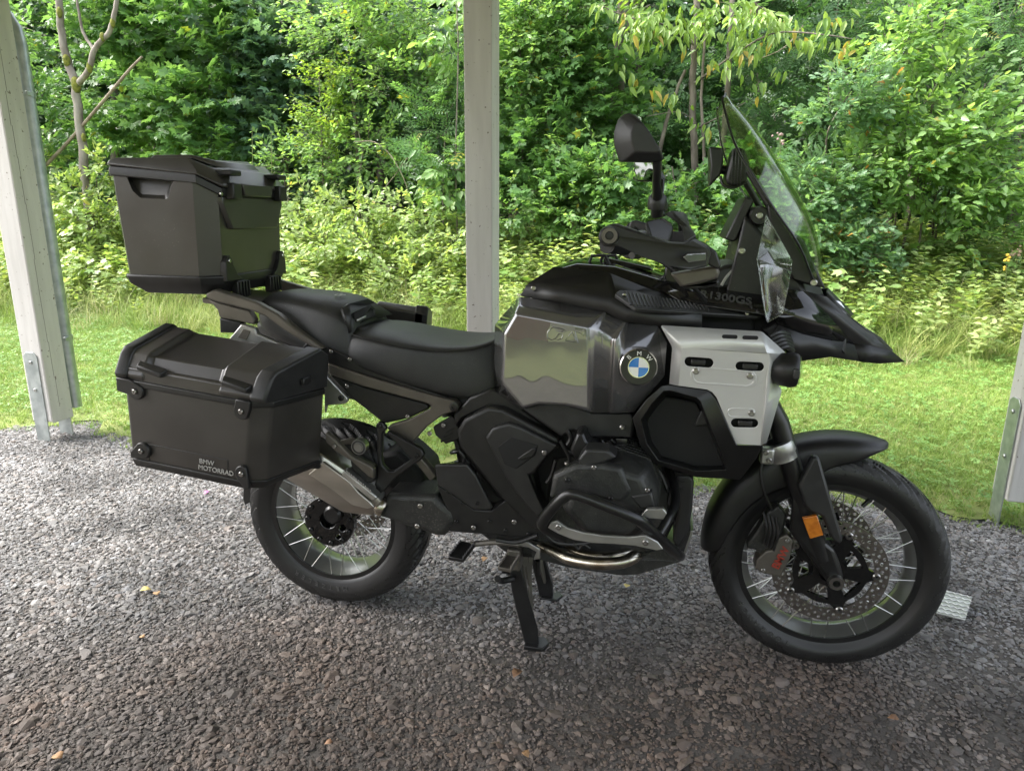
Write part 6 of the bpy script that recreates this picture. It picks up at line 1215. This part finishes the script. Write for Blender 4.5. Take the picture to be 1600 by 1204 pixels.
# clear side deflectors
for s in (-1, 1):
    S_ = lambda p: Vector((p[0], p[1]*-s, p[2])); D_ = [S_(at(*q)) for q in ((1197, 336, -.175), (1238, 408, -.20), (1223, 490, -.245), (1200, 503, -.265), (1195, 484, -.262), (1183, 404, -.23), (1236, 424, -.215))]
    df = panel('wind_deflector', [tuple(v) for v in D_], [(0, 1, 5), (1, 6, 5), (5, 6, 2, 4), (4, 2, 3)], M_lens, moto, .004, .0015, 2)
    tube('deflector_edge', [D_[0], D_[5], D_[4], D_[3], D_[2], D_[6], D_[1], D_[0]], .0011, M_lens, df, 6); tube('deflector_edge', [D_[5], D_[6]], .0009, M_lens, df, 6)
# display, phone holder and their stalks
plate('display', Z8, [(925, 628), (962, 640), (968, 662), (868, 888), (845, 895), (802, 880), (803, 868)], -.115, M_bp, moto, .23, .006)
plate('display_mount', Z8, [(900, 830), (968, 690), (1000, 685), (1040, 720), (1045, 800), (1000, 1000), (900, 1030), (870, 980), (880, 900)], -.10, M_bp, moto, .20, .01)
lathe('mount_boss', [(.0, -.01), (.020, -.01), (.024, 0), (.024, .05), (.0, .05)], Z8(1003, 741, -.13), M_bp, moto, seg=24)
ph = plate('phone_holder', Z8, [(708, 335), (786, 342), (792, 420), (778, 500), (708, 572), (716, 450)], -.055, M_bp, moto, .11, .005)
plate('navigation_mount', Z8, [(855, 335), (915, 345), (945, 430), (930, 545), (880, 575), (810, 560), (805, 520), (835, 400)], -.065, M_bp, ph, .13, .008)
for k in range(4): plate('clamp_bar', Z8, [(846+18*k, 345), (852+18*k, 345), (842+18*k, 560), (836+18*k, 560)], -.068, M_blackm, ph, .004, .001)
tube('holder_neck', [Z8(780, 470, 0), Z8(830, 480, 0)], .012, M_bp, ph, 10)
tube('cable', [Z8(775, 510, -.05), Z8(790, 560, -.06), Z8(850, 575, -.06), Z8(930, 540, -.05)], .004, M_bp, ph, 6, 4)
tube('cable', [Z8(868, 985, -.11), Z8(862, 1040, -.12), Z8(810, 1100, -.13), Z8(780, 1150, -.13)], .004, M_grey, moto, 6, 4)
loft('dash_cowl', [[Vector((x, y, z)) for y, z in ((-.13, z0-.06), (-.12, z0), (.12, z0), (.13, z0-.06))] for x, z0 in ((1.10, 1.13), (1.18, 1.175), (1.30, 1.19))], M_bp, moto, bevel=.01)

# ------------------------------------------------------------------ handlebar, guards, mirrors
hb = tube('handlebar', [Vector((.905, -.455, 1.235)), Vector((.945, -.33, 1.225)), Vector((1.03, -.20, 1.20)), Vector((1.055, -.10, 1.16)), Vector((1.055, .10, 1.16)), Vector((1.03, .20, 1.20)), Vector((.945, .33, 1.225)), Vector((.905, .455, 1.235))], .0125, M_blackm, moto, 12, 5)
for s in (-1, 1):
    S_ = lambda p: Vector((p[0], p[1]*-s, p[2]))
    G = lambda pts: zpoly(Z8, pts)
    tube('grip', [Vector((.905, s*.455, 1.235)), Vector((.938, s*.345, 1.226))], .018, M_rubber, hb, 16)
    lathe('bar_end', [(.0, -.02), (.012, -.02), (.020, -.016), (.022, 0), (.022, .03), (.0, .03)], S_(Z8(118, 862, -.485)), M_bp, hb, axis=(0, -s*-1, 0) if s > 0 else (0, 1, 0), seg=24)
    lathe('bar_end_ring', [(.009, -.004), (.0165, -.004), (.0165, 0), (.009, 0)], S_(Z8(122, 858, -.506)), M_bronze, hb, axis=(0, 1, 0), close=True, seg=24)
    lathe('switch_housing', [(.0, 0), (.024, 0), (.027, .01), (.027, .06), (.02, .075), (.0, .075)], Vector((.945, s*.33, 1.226)), M_bp, hb, axis=(.3, -s*1.0, -.05), seg=20)
    # hand guard: bent blade from the bar end forwards
    ga = [S_(p) for p in zpoly(Z8, [(80, 850, -.48), (95, 800, -.48), (150, 785, -.48), (240, 815, -.495), (330, 850, -.505), (470, 895, -.51), (560, 900, -.50), (610, 870, -.48), (700, 920, -.44), (712, 960, -.43), (695, 1040, -.43), (600, 1062, -.47), (480, 1040, -.51), (330, 990, -.515), (180, 925, -.50), (95, 910, -.48)])]
    hg_ = loft('hand_guard', [ga, [p+Vector((.004, -s*.022, 0)) for p in ga]], M_bp2, moto, bevel=.007, seg=3)
    gb = [S_(p) for p in zpoly(Z8, [(440, 730, -.40), (480, 712, -.38), (545, 720, -.37), (565, 740, -.38), (580, 800, -.43), (620, 862, -.47), (560, 900, -.495), (550, 830, -.45), (530, 790, -.42)])]
    loft('guard_wing', [gb, [p+Vector((.006, -s*.012, 0)) for p in gb]], M_bp2, hg_, bevel=.004)
    gc = [S_(p) for p in zpoly(Z8, [(555, 985, -.512), (580, 965, -.508), (690, 960, -.455), (690, 1005, -.455), (585, 1018, -.508)])]
    loft('indicator', [gc, [p+Vector((0, -s*.012, 0)) for p in gc]], M_lens, hg_, bevel=.003); loft('indicator_body', [[p+Vector((0, -s*.007, 0)) for p in gc], [p+Vector((0, -s*.016, 0)) for p in gc]], M_bronze, hg_, bevel=.001)
    tube('hand_lever', [Vector((1.0, s*.22, 1.20)), Vector((1.03, s*.30, 1.205)), Vector((.99, s*.42, 1.215)), Vector((.96, s*.475, 1.215))], [.009, .008, .007, .008], M_blackm, hb, 10, 4)
    # mirror
    if s < 0: mo = [(205, 425), (175, 330), (172, 250), (196, 172), (236, 138), (278, 152), (342, 232), (400, 330), (440, 385), (438, 415), (400, 430)]
    mrp = [Vector(p) for p in zpoly(Z8, mo, -.45)]; cen = sum(mrp, Vector())/len(mrp)
    mir = [S_(p) for p in mrp]; cm = S_(cen)
    sc2 = lambda f, dy, dx: [cm+(p-cm)*f+Vector((dx, s*dy, 0)) for p in mir]
    mr_ = loft('mirror', [sc2(.94, -.012, -.012), sc2(1, -.006, -.010), sc2(1, .006, 0), sc2(.62, .030, .012)], M_bp2, moto, bevel=.004, seg=3)
    loft('mirror_glass', [sc2(.88, -.0135, -.0125), sc2(.88, -.0125, -.0125)], M_mirror, mr_)
    stx = [S_(Z8(*q)) for q in ((400, 740, -.35), (402, 690, -.36), (402, 620, -.38), (398, 540, -.42), (402, 470, -.44), (400, 415, -.45))]
    tube('mirror_stalk', stx, [.014, .014, .011, .009, .009, .011], M_blackm, mr_, 12, 4)
    lathe('stalk_boot', [(.0, 0), (.020, 0), (.022, .012), (.020, .028), (.012, .036), (.0, .036)], S_(Z8(400, 705, -.36)), M_bp, mr_, axis=(0, -s*-.1, 1), seg=20)
    # brake / clutch reservoir
    rs = loft('fluid_reservoir', [[S_(p)+Vector((0, 0, dz)) for p in zpoly(Z8, [(330, 770, -.30), (420, 750, -.28), (500, 800, -.26), (480, 860, -.28), (360, 850, -.31)])] for dz in (0, -.02)], M_bp, hb, bevel=.006)
    box('bar_clamp', Vector((1.03, s*.07-.025, 1.10)), Vector((1.09, s*.07+.025, 1.185)), M_blackm, hb, .006)
# front indicator/reservoir body under the right guard
plate('lower_guard', Z8, [(480, 1085), (720, 1040), (760, 1035), (772, 1075), (760, 1110), (640, 1145), (540, 1160)], -.33, M_bronze, moto, .05, .008, .006)
plate('lower_guard_base', Z8, [(520, 1130), (640, 1150), (765, 1110), (770, 1150), (680, 1170), (560, 1172)], -.31, M_bp, moto, .05, .006)
plate('guard_shadow_body', Z8, [(620, 880), (680, 900), (750, 950), (780, 1040), (760, 1060), (700, 1030), (705, 950)], -.36, M_bp, moto, .04, .008)
tube('clutch_hose', [Vector((1.0, -.2, 1.2)), Vector((1.08, -.26, 1.15)), Vector((1.14, -.18, 1.08))], .006, M_bp, moto, 8, 4)
box('steering_head', (1.06, -.07, .95), (1.22, .07, 1.12), M_bp, moto, .01)
loft('inner_fill', [[Vector((x, y, z)) for x, z in ((.66, .85), (.68, 1.06), (.78, 1.14), (1.02, 1.11), (1.26, 1.06), (1.30, .80), (1.10, .75))] for y in (-.15, .15)], M_void, moto, bevel=.01)

# dark inner structure behind shield and inside the beak
for s in (-1, 1):
    q = [ms_(*p, -.022) for p in ((400, 400), (890, 420), (890, 700), (850, 930), (725, 930), (590, 650), (400, 600))]
    prism('shield_backing', [Vector((p.x, p.y*-s, p.z)) for p in q], s*.2, M_void, moto, .002)
loft('beak_core', [[Vector((x, y*w, z)) for y, z in ((-1, zb), (-1, zm), (-.5, zt), (.5, zt), (1, zm), (1, zb))] for x, w, zb, zm, zt in ((1.26, .14, .97, 1.05, 1.12), (1.40, .105, .945, 1.0, 1.08), (1.50, .06, .94, .975, 1.01), (1.60, .02, .935, .945, .96))], M_void, moto, bevel=.004)

# ------------------------------------------------------------------ small mechanical detail
for u, v in ((690, 420), (880, 500)): bolt(Z6(u, v, -.381), M_blackm, moto, .006)
for u, v in ((420, 640), (520, 655), (205, 600), (350, 600), (165, 470)): bolt(Z6(u, v, -.192), M_blackm, moto, .006)
for pp, r_, y in (([(660, 250), (700, 330), (680, 400), (640, 440)], .005, -.24), ([(985, 250), (1020, 330), (1090, 380), (1130, 470)], .006, -.21), ([(840, 245), (860, 265), (905, 275), (960, 300)], .004, -.26), ([(600, 660), (640, 690), (720, 700), (800, 690)], .005, -.2), ([(1150, 430), (1130, 520), (1150, 600)], .004, -.2), ([(215, 290), (240, 320), (230, 360)], .006, -.17), ([(200, 240), (225, 300), (260, 345)], .005, -.15), ([(690, 200), (705, 235), (690, 265)], .006, -.25)):
    tube('cable', [Z6(u, v, y) for u, v in pp], r_, M_bp, moto, 7, 4)
for u, v in ((690, 350), (1040, 352), (870, 262), (1140, 540)):
    c = Vector(Z6(u, v, -.25)); lathe('hose_clamp', [(.0075, 0), (.0095, 0), (.0095, .006), (.0075, .006)], c, M_steel, moto, axis=(.4, 0, 1), close=True, seg=14)
for k in range(9): box('radiator_fin', Vector((1.075+.004*k, -.152, .56+.022*k)), Vector((1.115+.004*k, -.149, .566+.022*k)), M_blackm, moto, .001)
# seat seams
for s in (-1, 1):
    tube('seam', [Vector((x, s*w, z)) for x, w, z in ((.14, .146, .955), (.20, .1655, .946), (.30, .172, .930), (.40, .165, .921), (.50, .146, .925), (.56, .117, .94))], .0016, M_bp, st1, 5, 4)
